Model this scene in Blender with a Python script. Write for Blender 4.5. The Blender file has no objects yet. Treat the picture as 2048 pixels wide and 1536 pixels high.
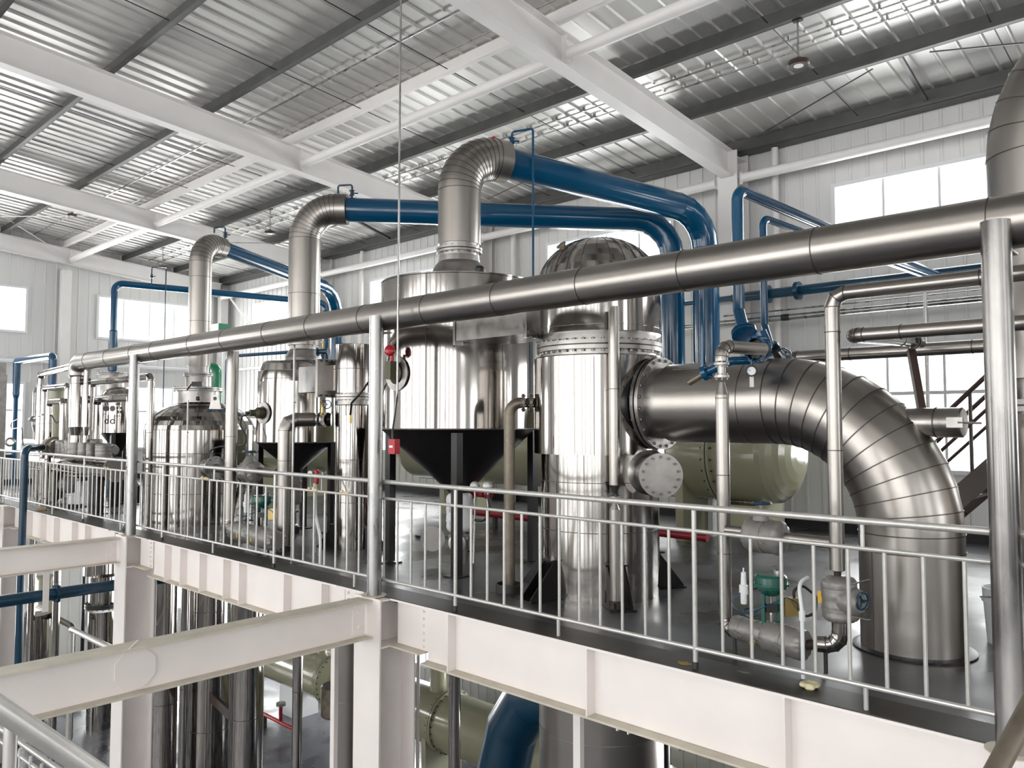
import bpy, math, random
from mathutils import Vector, Matrix
random.seed(7)
C = bpy.context.scene.collection
PI = math.pi
# ------------------------------------------------------------------ camera
F_PX, EYE = 1565.0, 1.6
_p = math.atan2(79, F_PX); _b = math.atan2(1466, math.hypot(F_PX, 79))
_fw = Vector((-math.sin(_b), math.cos(_b), 0)); RT = Vector((math.cos(_b), math.sin(_b), 0)); _up = Vector((0, 0, 1))
F3 = _fw*math.cos(_p) + _up*math.sin(_p); U3 = _up*math.cos(_p) - _fw*math.sin(_p)
cam = bpy.data.cameras.new('camera'); cam.sensor_width = 36; cam.lens = F_PX/2048*36; cam.clip_end = 200; cam.clip_start = 0.05
co = bpy.data.objects.new('camera', cam); C.objects.link(co)
co.matrix_world = Matrix(((RT.x, U3.x, -F3.x, 0), (RT.y, U3.y, -F3.y, 0), (RT.z, U3.z, -F3.z, EYE), (0, 0, 0, 1)))
bpy.context.scene.camera = co
def at(px, py, X=None, Y=None, Z=None):
    """point of the hall seen at a photo pixel, on a wall-parallel plane X=, Y= or Z="""
    d = F3 + RT*((px-1024)/F_PX) + U3*((768-py)/F_PX)
    t = X/d.x if X is not None else (Y/d.y if Y is not None else (Z-EYE)/d.z)
    return Vector((0, 0, EYE)) + d*t
# ------------------------------------------------------------------ view, world, daylight
vs = bpy.context.scene.view_settings
vs.view_transform = 'Standard'; vs.look = 'None'; vs.gamma = 1; vs.use_curve_mapping = False; vs.exposure = 0.50
w = bpy.data.worlds.new('sky'); bpy.context.scene.world = w; w.use_nodes = True
w.node_tree.nodes['Background'].inputs[0].default_value = (0.93, 0.96, 1, 1)
w.node_tree.nodes['Background'].inputs[1].default_value = 2.2
def daylight(name, loc, face, sx, sy, power, col=(1, 0.99, 0.97)):
    l = bpy.data.lights.new(name, 'AREA'); l.shape = 'RECTANGLE'; l.size = sx; l.size_y = sy; l.energy = power*sx*sy; l.color = col
    o = bpy.data.objects.new(name, l); C.objects.link(o); o.location = loc
    o.rotation_euler = Vector(face).to_track_quat('-Z', 'Y').to_euler()
    return o
BACKY, LEFTX, FRONTY, RIGHTX = 12.0, -23.7, -11.0, 10.0
BAYS = [-22.44, -16.24, -10.24, -4.5, 1.5]
WIN_BACK = [(x, x+2.98, 4.0, 5.25) for x in (-22.0, -16.15, -10.24, -4.5, 1.5)] + [(x, x+2.98, 0.9, 2.75) for x in (-16.15, -10.24, -4.5, 1.5)] + [(x, x+2.98, -4.0, -2.2) for x in (-22.0, -16.15, -10.24, -4.5)]  # lowest row of windows is added to light the lower level
WIN_LEFT = [(3.35, 6.34, 4.0, 5.25), (8.06, 11.0, 4.0, 5.25), (3.35, 6.34, 0.85, 2.7), (8.06, 11.0, 0.85, 2.7), (-3.6, -.6, 4.0, 5.25), (-3.6, -.6, .85, 2.7), (3.35, 6.34, -4, -2.2), (8.06, 11.0, -4, -2.2)]
WIN_FRONT = [(x, x+w_, z0, z1) for z0, z1 in ((-2.6, -.35), (-.2, 6.2)) for x, w_ in ((-22.8, 1.5), (-20.4, 2.2), (-17.4, 1.1), (-15.6, 1.9), (-12.9, 1.2), (-11.2, 1.6), (-8.9, 2.1), (-5.9, 1.0), (-4.3, 1.7), (-1.8, 1.2), (.2, 2.0), (3.0, 1.3), (5.1, 1.8), (7.7, 1.6))]  # unseen windows, sizes and gaps shaped to reflect as bright stripes in the steel
WIN_RIGHT = [(y, y+3.0, z0, z1) for y in (-8, -2, 4) for z0, z1 in ((0.9, 2.75), (4.0, 5.25))]
K_BACK, K_LEFT, K_FRONT, K_RIGHT = 24, 34, 18, 14
for x0, x1, z0, z1 in WIN_BACK: daylight('daylight_back', ((x0+x1)/2, BACKY+.45, (z0+z1)/2), (0, -1, -.0), x1-x0+.3, z1-z0+.3, K_BACK)
for y0, y1, z0, z1 in WIN_LEFT: daylight('daylight_left', (LEFTX-.45, (y0+y1)/2, (z0+z1)/2), (1, 0, 0), y1-y0+.3, z1-z0+.3, K_LEFT)
for x0, x1, z0, z1 in WIN_FRONT: daylight('daylight_front', ((x0+x1)/2, FRONTY-.45, (z0+z1)/2), (0, 1, 0), x1-x0+.3, z1-z0+.3, K_FRONT if z0 > -1 else 9, (1, .965, .93))
for y0, y1, z0, z1 in WIN_RIGHT: daylight('daylight_right', (RIGHTX+.45, (y0+y1)/2, (z0+z1)/2), (-1, 0, 0), y1-y0+.3, z1-z0+.3, K_RIGHT)
# ------------------------------------------------------------------ materials
def nd(nt, t, x=0, **k):
    n = nt.nodes.new(t)
    for a, b in k.items(): setattr(n, a, b)
    return n
def mat(name, col, rough=.5, metal=0, noise=0, nscale=4, bump=0, bscale=30, rvar=0, coat=0, stretch=(1, 1, 1), col2=None, thr=None, dist=.01, ntype='noise'):
    m = bpy.data.materials.new(name); m.use_nodes = True; nt = m.node_tree; b = nt.nodes['Principled BSDF']
    b.inputs['Base Color'].default_value = (*col, 1); b.inputs['Roughness'].default_value = rough; b.inputs['Metallic'].default_value = metal
    if coat: b.inputs['Coat Weight'].default_value = coat; b.inputs['Coat Roughness'].default_value = .08
    if not (noise or bump or rvar or col2): return m
    tc = nd(nt, 'ShaderNodeTexCoord'); mp = nd(nt, 'ShaderNodeMapping'); mp.inputs['Scale'].default_value = stretch
    nt.links.new(tc.outputs['Object'], mp.inputs[0])
    n = nd(nt, 'ShaderNodeTexNoise'); n.inputs['Scale'].default_value = nscale; n.inputs['Detail'].default_value = 5; nt.links.new(mp.outputs[0], n.inputs['Vector'])
    if noise or col2:
        r = nd(nt, 'ShaderNodeValToRGB'); lo, hi = (thr or (.3, .7)); r.color_ramp.elements[0].position = lo; r.color_ramp.elements[1].position = hi
        c2 = col2 or tuple(min(1, c*(1+noise)) for c in col); c1 = col if col2 else tuple(c*(1-noise) for c in col)
        r.color_ramp.elements[0].color = (*c1, 1); r.color_ramp.elements[1].color = (*c2, 1)
        nt.links.new(n.outputs[0], r.inputs[0]); nt.links.new(r.outputs[0], b.inputs['Base Color'])
    if rvar:
        mr = nd(nt, 'ShaderNodeMapRange'); mr.inputs[1].default_value = .35; mr.inputs[2].default_value = .65; mr.inputs[3].default_value = max(.02, rough-rvar); mr.inputs[4].default_value = rough+rvar
        nt.links.new(n.outputs[0], mr.inputs[0]); nt.links.new(mr.outputs[0], b.inputs['Roughness'])
    if bump:
        n2 = nd(nt, 'ShaderNodeTexNoise'); n2.inputs['Scale'].default_value = bscale; n2.inputs['Detail'].default_value = 2; nt.links.new(mp.outputs[0], n2.inputs['Vector'])
        bp = nd(nt, 'ShaderNodeBump'); bp.inputs['Strength'].default_value = bump; bp.inputs['Distance'].default_value = dist
        nt.links.new(n2.outputs[0], bp.inputs['Height']); nt.links.new(bp.outputs[0], b.inputs['Normal'])
    return m
M = dict(
 steel=mat('polished stainless lagging', (.36, .338, .32), .10, 1, noise=.05, nscale=1.2, bump=.10, bscale=2.2, rvar=.03, stretch=(1, 1, .05), dist=.04),
 duct=mat('brushed stainless duct sheet', (.345, .32, .298), .30, 1, noise=.04, nscale=2, bump=.02, bscale=1.2, dist=.02),
 plate=mat('raw stainless plate', (.37, .35, .335), .38, 1, noise=.22, nscale=7, rvar=.1),
 zinc=mat('galvanised steel', (.37, .365, .355), .34, 1, noise=.28, nscale=7, rvar=.12, stretch=(1, 1, .4)),
 patchy=mat('patchy old zinc', (.20, .19, .185), .32, 1, nscale=3.2, rvar=.12, stretch=(1, 1, .3), col2=(.48, .46, .44), thr=(.40, .62)),
 boltm=mat('bolt steel', (.22, .21, .20), .35, .9),
 rail=mat('silver painted rail', (.58, .565, .54), .38, .55, noise=.06, nscale=20),
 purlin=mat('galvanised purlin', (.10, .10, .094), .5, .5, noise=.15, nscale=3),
 white=mat('white steel paint', (.86, .80, .77), .42, 0, noise=.025, nscale=3, bump=.05, bscale=40, dist=.002),
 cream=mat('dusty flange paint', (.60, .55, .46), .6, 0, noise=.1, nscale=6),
 grey=mat('roof beam paint', (.74, .715, .70), .5, 0, noise=.03, nscale=2),
 blue=mat('glossy blue paint', (.0, .055, .13), .16, 0, noise=.06, nscale=2, coat=.25),
 blued=mat('faded blue paint', (.0, .035, .075), .3, 0, noise=.15, nscale=3, coat=.3),
 green=mat('green paint', (.0, .17, .07), .3, 0, noise=.1, coat=.3),
 dgreen=mat('dark green actuator paint', (.005, .09, .065), .25, 0, coat=.5),
 khaki=mat('khaki tank paint', (.31, .30, .20), .22, 0, noise=.04, nscale=2, coat=.6, bump=.1, bscale=3),
 red=mat('red paint', (.42, .008, .02), .35, 0, coat=.3),
 dred=mat('dark red pipe paint', (.25, .01, .02), .35),
 black=mat('black primer', (.007, .006, .006), .3, 0, noise=.3, nscale=5),
 dark=mat('dark painted steel', (.028, .028, .027), .4, 0, noise=.2, nscale=5),
 brown=mat('weathered bare pipe', (.19, .16, .125), .42, .55, noise=.3, nscale=9, rvar=.12),
 rubber=mat('black rubber', (.012, .012, .012), .45),
 seam=mat('lagging seam', (.10, .09, .085), .45, .8),
 cloth=mat('silver insulation jacket', (.25, .238, .225), .42, .35, noise=.10, nscale=6, bump=.45, bscale=9, dist=.02),
 olive=mat('olive cast metal', (.09, .085, .05), .5, .3),
 brass=mat('brass', (.45, .33, .13), .3, 1),
 yellow=mat('yellow label', (.65, .38, .04), .6),
 plastic=mat('white plastic', (.78, .79, .80), .35),
 face=mat('gauge dial', (.8, .82, .84), .3),
 foam=mat('cream foam', (.62, .55, .36), .9, 0, noise=.25, nscale=25, bump=.8, bscale=40),
 leaf=mat('dry leaf', (.28, .17, .03), .8, 0, noise=.3, nscale=30),
 rust=mat('rusty ring', (.05, .034, .027), .6, .3, noise=.3, nscale=20),
 stair=mat('brown stair paint', (.05, .028, .022), .4),
 mint=mat('pale green partition', (.42, .62, .50), .5),
 frame=mat('window frame aluminium', (.70, .71, .73), .4),
 skirt=mat('dark skirting', (.01, .01, .012), .6),
 soil=mat('skirting grime', (.03, .03, .035), .9),
)
def wallmat(name, c, c2):
    return mat(name, c, .5, 0, noise=.04, nscale=.8, stretch=(1, 1, .25))
M['wall'] = mat('white wall panel', (.63, .622, .612), .42, 0, noise=.05, nscale=.9, stretch=(1, 1, .3))
M['roof'] = mat('galvanised roof sheet', (.66, .645, .62), .42, .45, noise=.10, nscale=1.6, rvar=.06, bump=.06, bscale=2.5, dist=.02, stretch=(1, .3, 1))
M['floor'] = mat('dark screed floor', (.028, .027, .027), .33, 0, noise=0, nscale=1.1, rvar=.12, bump=.12, bscale=2.2, dist=.01, col2=(.068, .069, .078), thr=(.32, .62))
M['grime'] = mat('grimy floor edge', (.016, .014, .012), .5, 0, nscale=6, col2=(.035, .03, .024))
M['floorb'] = mat('hall floor below', (.06, .062, .075), .3, 0, nscale=1.2, rvar=.15, bump=.3, bscale=2, dist=.01, col2=(.15, .155, .18), thr=(.35, .6))
def glassmat():
    m = bpy.data.materials.new('window glass'); m.use_nodes = True; nt = m.node_tree; nt.nodes.clear()
    o = nd(nt, 'ShaderNodeOutputMaterial'); mx = nd(nt, 'ShaderNodeMixShader'); t = nd(nt, 'ShaderNodeBsdfTransparent'); g = nd(nt, 'ShaderNodeBsdfGlossy')
    g.inputs['Roughness'].default_value = .03; mx.inputs[0].default_value = .05; t.inputs[0].default_value = (.97, .98, .98, 1)
    nt.links.new(t.outputs[0], mx.inputs[1]); nt.links.new(g.outputs[0], mx.inputs[2]); nt.links.new(mx.outputs[0], o.inputs[0])
    return m
M['glass'] = glassmat()
# ------------------------------------------------------------------ mesh builder
def V(*a): return Vector(a)
def frame_of(ax):
    ax = Vector(ax).normalized(); h = Vector((0, 0, 1)) if abs(ax.z) < .95 else Vector((1, 0, 0))
    u = h.cross(ax).normalized(); return u, ax.cross(u), ax
def fillet(pts, R, n=8):
    pts = [Vector(p) for p in pts]; out = [pts[0]]; Rs = R if isinstance(R, (list, tuple)) else [R]*len(pts)
    for i in range(1, len(pts)-1):
        a, b, c = pts[i-1], pts[i], pts[i+1]; d1 = (a-b).normalized(); d2 = (c-b).normalized(); ang = d1.angle(d2)
        if ang > PI-.02: out.append(b); continue
        L = min(Rs[i-1 if len(Rs) < len(pts) else i]/math.tan(ang/2), (a-b).length*.98, (c-b).length*.98); r = L*math.tan(ang/2)
        p1, p2 = b+d1*L, b+d2*L; ctr = b+(d1+d2).normalized()*(r/math.sin(ang/2)); v1, v2 = p1-ctr, p2-ctr; tot = PI-ang; axis = v1.cross(v2).normalized()
        for k in range(n+1): out.append(ctr + Matrix.Rotation(tot*k/n, 3, axis) @ v1)
    out.append(pts[-1]); return out
class MB:
    def __init__(s): s.v = []; s.f = []; s.m = []
    def ringset(s, rings, mats, cap0=True, cap1=True, closed=True):
        b = len(s.v); n = len(rings[0])
        for r in rings: s.v += [tuple(p) for p in r]
        for i in range(len(rings)-1):
            mm = mats if isinstance(mats, int) else mats[i]
            for j in range(n if closed else n-1):
                k = (j+1) % n; s.f.append((b+i*n+j, b+i*n+k, b+(i+1)*n+k, b+(i+1)*n+j)); s.m.append(mm)
        m0 = mats if isinstance(mats, int) else mats[0]; m1 = mats if isinstance(mats, int) else mats[-1]
        if cap0: s.f.append(tuple(b+j for j in range(n))[::-1]); s.m.append(m0)
        if cap1: s.f.append(tuple(b+(len(rings)-1)*n+j for j in range(n))); s.m.append(m1)
        return s
    def lathe(s, prof, o, ax=(0, 0, 1), seg=64, mat=0, cap0=True, cap1=True):
        u, v, a = frame_of(ax); o = Vector(o); rings = []; ms = []; pr = []
        for i, q in enumerate(prof):                      # holding rings keep long walls straight in the shading
            pr.append(q)
            if i < len(prof)-1:
                n_ = prof[i+1]; L = math.hypot(n_[0]-q[0], n_[1]-q[1])
                if L > .06: 
                    for e in (.004/L, 1-.004/L): pr.append((q[0]+(n_[0]-q[0])*e, q[1]+(n_[1]-q[1])*e)+tuple(q[2:]))
        for q in pr:
            r = max(q[0], .0005); rings.append([o + a*q[1] + u*(r*math.cos(t)) + v*(r*math.sin(t)) for t in [2*PI*j/seg for j in range(seg)]]); ms.append(q[2] if len(q) > 2 else mat)
        return s.ringset(rings, ms[:-1], cap0, cap1)
    def cyl(s, p0, p1, r, seg=24, mat=0, r2=None):
        p0, p1 = Vector(p0), Vector(p1); return s.lathe([(r, 0), (r if r2 is None else r2, (p1-p0).length)], p0, p1-p0, seg, mat)
    def tube(s, pts, r, seg=20, mat=0, cap=True, miter=True):
        pts = [Vector(p) for p in pts]
        if not isinstance(r, (list, tuple)):
            pp = []
            for i in range(len(pts)-1):
                pp.append(pts[i]); L = (pts[i+1]-pts[i]).length
                if L > .3: pp += [pts[i].lerp(pts[i+1], .01/L), pts[i].lerp(pts[i+1], 1-.01/L)]
            pts = pp+[pts[-1]]
        n = len(pts); T = [(pts[min(i+1, n-1)]-pts[max(i-1, 0)]).normalized() for i in range(n)]
        u, v, _ = frame_of(T[0]); rings = []; rr = r if isinstance(r, (list, tuple)) else [r]*n
        for i in range(n):
            t = T[i]
            if i: 
                q = T[i-1].rotation_difference(t); u = q @ u; v = q @ v
            sc = 1.0; ax = None
            if 0 < i < n-1:
                d1, d2 = (pts[i]-pts[i-1]).normalized(), (pts[i+1]-pts[i]).normalized(); t = (d1+d2).normalized(); c = d1.dot(t); bi = (d2-d1)
                if bi.length > 1e-4 and c > .3: sc = 1/c; ax = bi.normalized()
            rg = []
            for j in range(seg):
                a = 2*PI*j/seg; p = u*(rr[i]*math.cos(a)) + v*(rr[i]*math.sin(a))
                p = p - t*p.dot(t)
                if p.length > 1e-9: p = p.normalized()*rr[i]
                if ax is not None: p = p + ax*(p.dot(ax)*(sc-1))
                rg.append(pts[i]+p)
            rings.append(rg)
        return s.ringset(rings, mat, cap, cap)
    def bead(s, c, ax, r, w=.012, t=.004, seg=64, mat=0):
        return s.lathe([(r-.004, -w/2), (r+t, -w/2), (r+t, w/2), (r-.004, w/2)], c, ax, seg, mat, False, False)
    def box(s, c, d, rz=0, mat=0, ax=None):
        c = Vector(c); R = Matrix.Rotation(rz, 3, 'Z') if ax is None else ax; b = len(s.v)
        for sx, sy, sz in ((-1, -1, -1), (1, -1, -1), (1, 1, -1), (-1, 1, -1), (-1, -1, 1), (1, -1, 1), (1, 1, 1), (-1, 1, 1)):
            s.v.append(tuple(c + R @ Vector((sx*d[0]/2, sy*d[1]/2, sz*d[2]/2))))
        for f in ((3, 2, 1, 0), (4, 5, 6, 7), (0, 1, 5, 4), (1, 2, 6, 5), (2, 3, 7, 6), (3, 0, 4, 7)): s.f.append(tuple(b+i for i in f)); s.m.append(mat)
        return s
    def bar(s, p0, p1, w, h, mat=0, up=(0, 0, 1)):
        p0, p1 = Vector(p0), Vector(p1); a = (p1-p0).normalized(); x = Vector(up).cross(a)
        x = x.normalized() if x.length > 1e-4 else Vector((1, 0, 0)); y = a.cross(x); R = Matrix((x, y, a)).transposed()
        return s.box((p0+p1)/2, (w, h, (p1-p0).length), mat=mat, ax=R)
    def poly(s, pts, thick, mat=0):
        """flat outline pts (3D, planar) given a thickness vector"""
        b = len(s.v); n = len(pts); th = Vector(thick)
        s.v += [tuple(Vector(p)) for p in pts] + [tuple(Vector(p)+th) for p in pts]
        s.f.append(tuple(range(b, b+n))[::-1]); s.m.append(mat); s.f.append(tuple(range(b+n, b+2*n))); s.m.append(mat)
        for i in range(n): j = (i+1) % n; s.f.append((b+i, b+j, b+n+j, b+n+i)); s.m.append(mat)
        return s
    def torus(s, c, ax, R, r, seg=32, sub=10, mat=0, a0=0, a1=2*PI):
        u, v, a = frame_of(ax); c = Vector(c); full = abs(a1-a0-2*PI) < 1e-4; N = seg+1
        rings = [[c + (u*math.cos(t)+v*math.sin(t))*(R+r*math.cos(p)) + a*(r*math.sin(p)) for p in [2*PI*k/sub for k in range(sub)]] for t in [a0+(a1-a0)*j/seg for j in range(N)]]
        return s.ringset(rings, mat, not full, not full)
    def ball(s, c, r, seg=20, mat=0, sc=(1, 1, 1)):
        c = Vector(c); rings = []
        for i in range(1, 12):
            t = PI*i/12; rings.append([c+Vector((r*sc[0]*math.sin(t)*math.cos(q), r*sc[1]*math.sin(t)*math.sin(q), r*sc[2]*math.cos(t))) for q in [-2*PI*k/seg for k in range(seg)]])
        return s.ringset(rings, mat)
    def build(s, name, mats, parent=None, label=None, cat=None, group=None, kind=None, angle=28):
        if not isinstance(mats, (list, tuple)): mats = [mats]
        me = bpy.data.meshes.new(name)
        if parent is not None: org = ORG[parent.name]
        else:
            xs, ys, zs = zip(*s.v); org = Vector(((min(xs)+max(xs))/2, (min(ys)+max(ys))/2, min(zs)))
        me.from_pydata([(x-org.x, y-org.y, z-org.z) for x, y, z in s.v], [], s.f)
        for q in mats: me.materials.append(M[q])
        me.polygons.foreach_set('material_index', s.m); me.update()
        me.shade_smooth(); me.set_sharp_from_angle(angle=math.radians(angle))
        o = bpy.data.objects.new(name, me); C.objects.link(o)
        if parent is not None: o.parent = parent
        else: o.location = org
        ORG[o.name] = org
        return tag(o, label, cat, group, kind)
ORG = {}
def tag(o, label=None, cat=None, group=None, kind=None):
    for k, v in (('label', label), ('category', cat), ('group', group), ('kind', kind)):
        if v: o[k] = v
    return o
def thing(name, loc, label, cat, group=None):
    o = bpy.data.objects.new(name, None); C.objects.link(o); o.location = Vector(loc); o.empty_display_size = .1; ORG[o.name] = Vector(loc)
    return tag(o, label, cat, group)
def struct(name, mb, mats, parent=None): return mb.build(name, mats, parent, kind=None if parent else 'structure')
def link_copy(src, parent, loc, rot):
    c = src.copy(); C.objects.link(c); c.parent = parent; c.location = loc; c.rotation_euler = rot; return c
BOLT = {}
def bolt_ring(parent, c, ax, R, n, size=.016, length=.05, m='boltm', phase=.5):
    """separate bolts around a flange, children of the flange"""
    key = (round(size, 4), round(length, 3), m)
    u, v, a = frame_of(ax); c = Vector(c); q = a.to_track_quat('Z', 'Y').to_euler(); org = ORG[parent.name]
    if key not in BOLT:
        b = MB(); b.lathe([(size, -length/2), (size, -length/2+.6*size)], (0, 0, 0), seg=6); b.lathe([(size*.5, -length/2), (size*.5, length/2)], (0, 0, 0), seg=8)
        b.lathe([(size, length/2-1.0*size), (size, length/2-.3*size)], (0, 0, 0), seg=6)
        me = bpy.data.meshes.new('bolt'); me.from_pydata(b.v, [], b.f); me.materials.append(M[m]); BOLT[key] = me
    for i in range(n):
        t = 2*PI*(i+phase)/n; o = bpy.data.objects.new('bolt', BOLT[key]); C.objects.link(o); o.parent = parent
        o.location = c+(u*math.cos(t)+v*math.sin(t))*R-org; o.rotation_euler = q
def flange(parent, c, ax, r, t, n=0, bs=.014, m='plate', rb=None, gap=.006, seg=48, inner=None, indiv=True):
    """pair of mating flange rings with a dark gasket line, and their bolts"""
    mb = MB(); i = inner or r*.8
    mb.lathe([(i, -t), (r, -t), (r, -gap, 1), (r-.012, -gap, 1), (r-.012, gap, 1), (r, gap), (r, t), (i, t)], c, ax, seg, 0)
    rb = rb or r-bs*1.9
    if n and not indiv:
        u, v, a = frame_of(ax)
        for k in range(n):
            q = 2*PI*(k+.5)/n; p = Vector(c)+(u*math.cos(q)+v*math.sin(q))*rb; mb.lathe([(bs, -t-bs*1.3), (bs, t+bs*1.3)], p, ax, 6, 2)
    f = mb.build('flange', [m, 'black', 'dark'], parent)
    if n and indiv: bolt_ring(f, c, ax, rb, n, bs, 2*t+2.4*bs)
    return f
def lagged(parent, name, pts, r, R, n=6, m='steel', seg=28, beads=None, step=1.0, label=None, cat=None, group=None, gore=True):
    """sheet-clad pipe: gored bends, a seam ring at every gore joint and every step metres"""
    path = fillet(pts, R, n); mb = MB(); mb.tube(path, r, seg)
    for i in range(1, len(path)-1):
        if gore: mb.bead(path[i], (path[i+1]-path[i-1]), r+.001, .006, .0025 if r < .2 else .004, seg, 1)
    for i in range(len(path)-1):
        L = (path[i+1]-path[i]).length
        if L > step*1.2:
            k = int(L/step); d = (path[i+1]-path[i]).normalized()
            for j in range(1, k+1): 
                if j*step < L-.1: mb.bead(path[i]+d*(j*step), d, r+.001, .006, .0025, seg, 1)
    return mb.build(name, [m, 'seam'], parent, label, cat, group)
# ------------------------------------------------------------------ the hall shell
def zr(Y, off=0): return 5.56+off+0.088*(11.7-Y)      # rafter underside
ROOF = .66
def wallmesh(a0, a1, z0, z1f, pos, axis, sgn, wins, pitch=.25):
    bps = set(); a = math.ceil(a0/pitch)*pitch; prof = {}
    while a < a1-.06:
        for d, h in ((0, 0), (.012, .014), (.04, .014), (.052, 0)): prof[round(a+d, 4)] = h
        a += pitch
    prof[a0] = 0; prof[a1] = 0
    for w_ in wins:
        for e in w_[:2]: 
            if a0 < e < a1 and round(e, 4) not in prof: prof[round(e, 4)] = 0
    xs = sorted(prof); mb = MB()
    def P(x, z, h):
        q = pos+sgn*h
        return (x, q, z) if axis == 'X' else (q, x, z)
    for i in range(len(xs)-1):
        x0, x1 = xs[i], xs[i+1]; m = (x0+x1)/2; cuts = sorted((w_[2], w_[3]) for w_ in wins if w_[0] <= m <= w_[1]); z = z0; segs = []
        for c in cuts: segs.append((z, c[0])); z = c[1]
        segs.append((z, None))
        for s0, s1 in segs:
            b = len(mb.v); t0 = s1 if s1 is not None else z1f(x0); t1 = s1 if s1 is not None else z1f(x1)
            mb.v += [P(x0, s0, prof[x0]), P(x1, s0, prof[x1]), P(x1, t1, prof[x1]), P(x0, t0, prof[x0])]
            mb.f.append((b, b+1, b+2, b+3) if (axis == 'X') == (sgn < 0) else (b+3, b+2, b+1, b)); mb.m.append(0)
    return mb
struct('wall_back', wallmesh(LEFTX, RIGHTX, -5, lambda x: zr(12, ROOF), BACKY, 'X', -1, WIN_BACK), 'wall')
struct('wall_left', wallmesh(FRONTY, BACKY, -5, lambda y: zr(y, ROOF), LEFTX, 'Y', 1, WIN_LEFT, .28), 'wall')
struct('wall_front', wallmesh(LEFTX, RIGHTX, -5, lambda x: zr(FRONTY, ROOF), FRONTY, 'X', 1, WIN_FRONT, .5), 'wall')
struct('wall_right', wallmesh(FRONTY, BACKY, -5, lambda y: zr(y, ROOF), RIGHTX, 'Y', -1, WIN_RIGHT, .5), 'wall')
# roof sheeting, standing ribs down the slope
mb = MB(); xs = []; x = LEFTX-.1
while x < RIGHTX+.1:
    k = round((x-LEFTX)/.27) % 4
    for d, h in ((0, 0), (.015, -.028), (.035, -.028), (.05, 0)): xs.append((x+d, h if k != 2 else h*.6))
    x += .27
for i in range(len(xs)-1):
    b = len(mb.v)
    for Y in (BACKY+.05, FRONTY-.05):
        for q in (xs[i], xs[i+1]): mb.v.append((q[0], Y, zr(Y, ROOF)+q[1]))
    sky = 1 if -13.6 < xs[i][0] < -12.9 or -19.4 < xs[i][0] < -18.8 else 0
    mb.f.append((b, b+1, b+3, b+2)); mb.m.append(sky)
M['skylight'] = mat('aged rooflight sheet', (.62, .70, .66), .35, 0, noise=.06, nscale=2)
struct('ceiling', mb, ['roof', 'skylight'])
# floors
def slab(x0, x1, y0, y1, z0, z1): return MB().box(((x0+x1)/2, (y0+y1)/2, (z0+z1)/2), (x1-x0, y1-y0, z1-z0))
struct('floor', slab(LEFTX, RIGHTX, 4.745, BACKY, -.10, 0), 'floor')
struct('floor', slab(LEFTX, RIGHTX, FRONTY, BACKY, -5.1, -5.0), 'floorb')
struct('floor', slab(-3.2, RIGHTX, -2.6, .75, -.10, 0), 'floor')
struct('baseboard_back', slab(LEFTX+.05, RIGHTX-.05, BACKY-.05, BACKY-.02, 0, .14), 'skirt')
struct('baseboard_left', slab(LEFTX+.02, LEFTX+.05, 4.6, BACKY-.06, 0, .14), 'skirt')
mb = MB(); x = LEFTX+.3
while x < -2:
    l = random.uniform(.1, .5); mb.box((x, BACKY-.045, .15+random.uniform(0, .03)), (l, .05, .03+random.uniform(0, .03))); x += l+random.uniform(0, .25)
struct('trim_1', mb, 'soil')
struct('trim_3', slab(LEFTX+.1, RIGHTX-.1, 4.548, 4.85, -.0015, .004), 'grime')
# windows
def window(n, a0, a1, z0, z1, pos, axis, sgn, panes=4, transom=None, mull=.035):
    mb = MB()
    def bx(a, z, la, lz, depth=.07, off=.0):
        c = (a, pos+sgn*off, z) if axis == 'X' else (pos+sgn*off, a, z); d = (la, depth, lz) if axis == 'X' else (depth, la, lz); mb.box(c, d)
    t = .06
    bx((a0+a1)/2, z1-t/2, a1-a0, t, .12); bx((a0+a1)/2, z0+t/2, a1-a0, t, .12); bx(a0+t/2, (z0+z1)/2, t, z1-z0-2*t, .12); bx(a1-t/2, (z0+z1)/2, t, z1-z0-2*t, .12)
    for k in range(1, panes): bx(a0+(a1-a0)*k/panes, (z0+z1)/2, mull, z1-z0-2*t, .05)
    if transom: bx((a0+a1)/2, transom, a1-a0-2*t, .05, .06)
    o = struct('window_%d' % n, mb, 'frame')
    g = MB()
    c = ((a0+a1)/2, pos-sgn*.03, (z0+z1)/2) if axis == 'X' else (pos-sgn*.03, (a0+a1)/2, (z0+z1)/2)
    g.box(c, (a1-a0-.08, .006, z1-z0-.08) if axis == 'X' else (.006, a1-a0-.08, z1-z0-.08)); g.build('glass_pane', 'glass', o)
n = 0
for w_ in WIN_BACK: n += 1; window(n, *w_, BACKY, 'X', -1, 4, w_[2]+1.13 if w_[2] == .9 else None)
for w_ in WIN_LEFT: n += 1; window(n, *w_, LEFTX, 'Y', 1, 4, w_[2]+1.1 if w_[2] == .85 else None)
for w_ in WIN_FRONT: n += 1; window(n, *w_, FRONTY, 'X', 1, 3, mull=.22)  # mullions made thick to put dark stripes between the reflected panes
for w_ in WIN_RIGHT: n += 1; window(n, *w_, RIGHTX, 'Y', -1, 3)
# outside ground so the daylight lamps stand over something
# eaves gutter along the back wall
mb = MB(); zg = zr(11.9, ROOF)
mb.box(((LEFTX+RIGHTX)/2, 11.84, zg-.12), (RIGHTX-LEFTX-.1, .24, .14))
struct('trim_2', mb, 'purlin')
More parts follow.
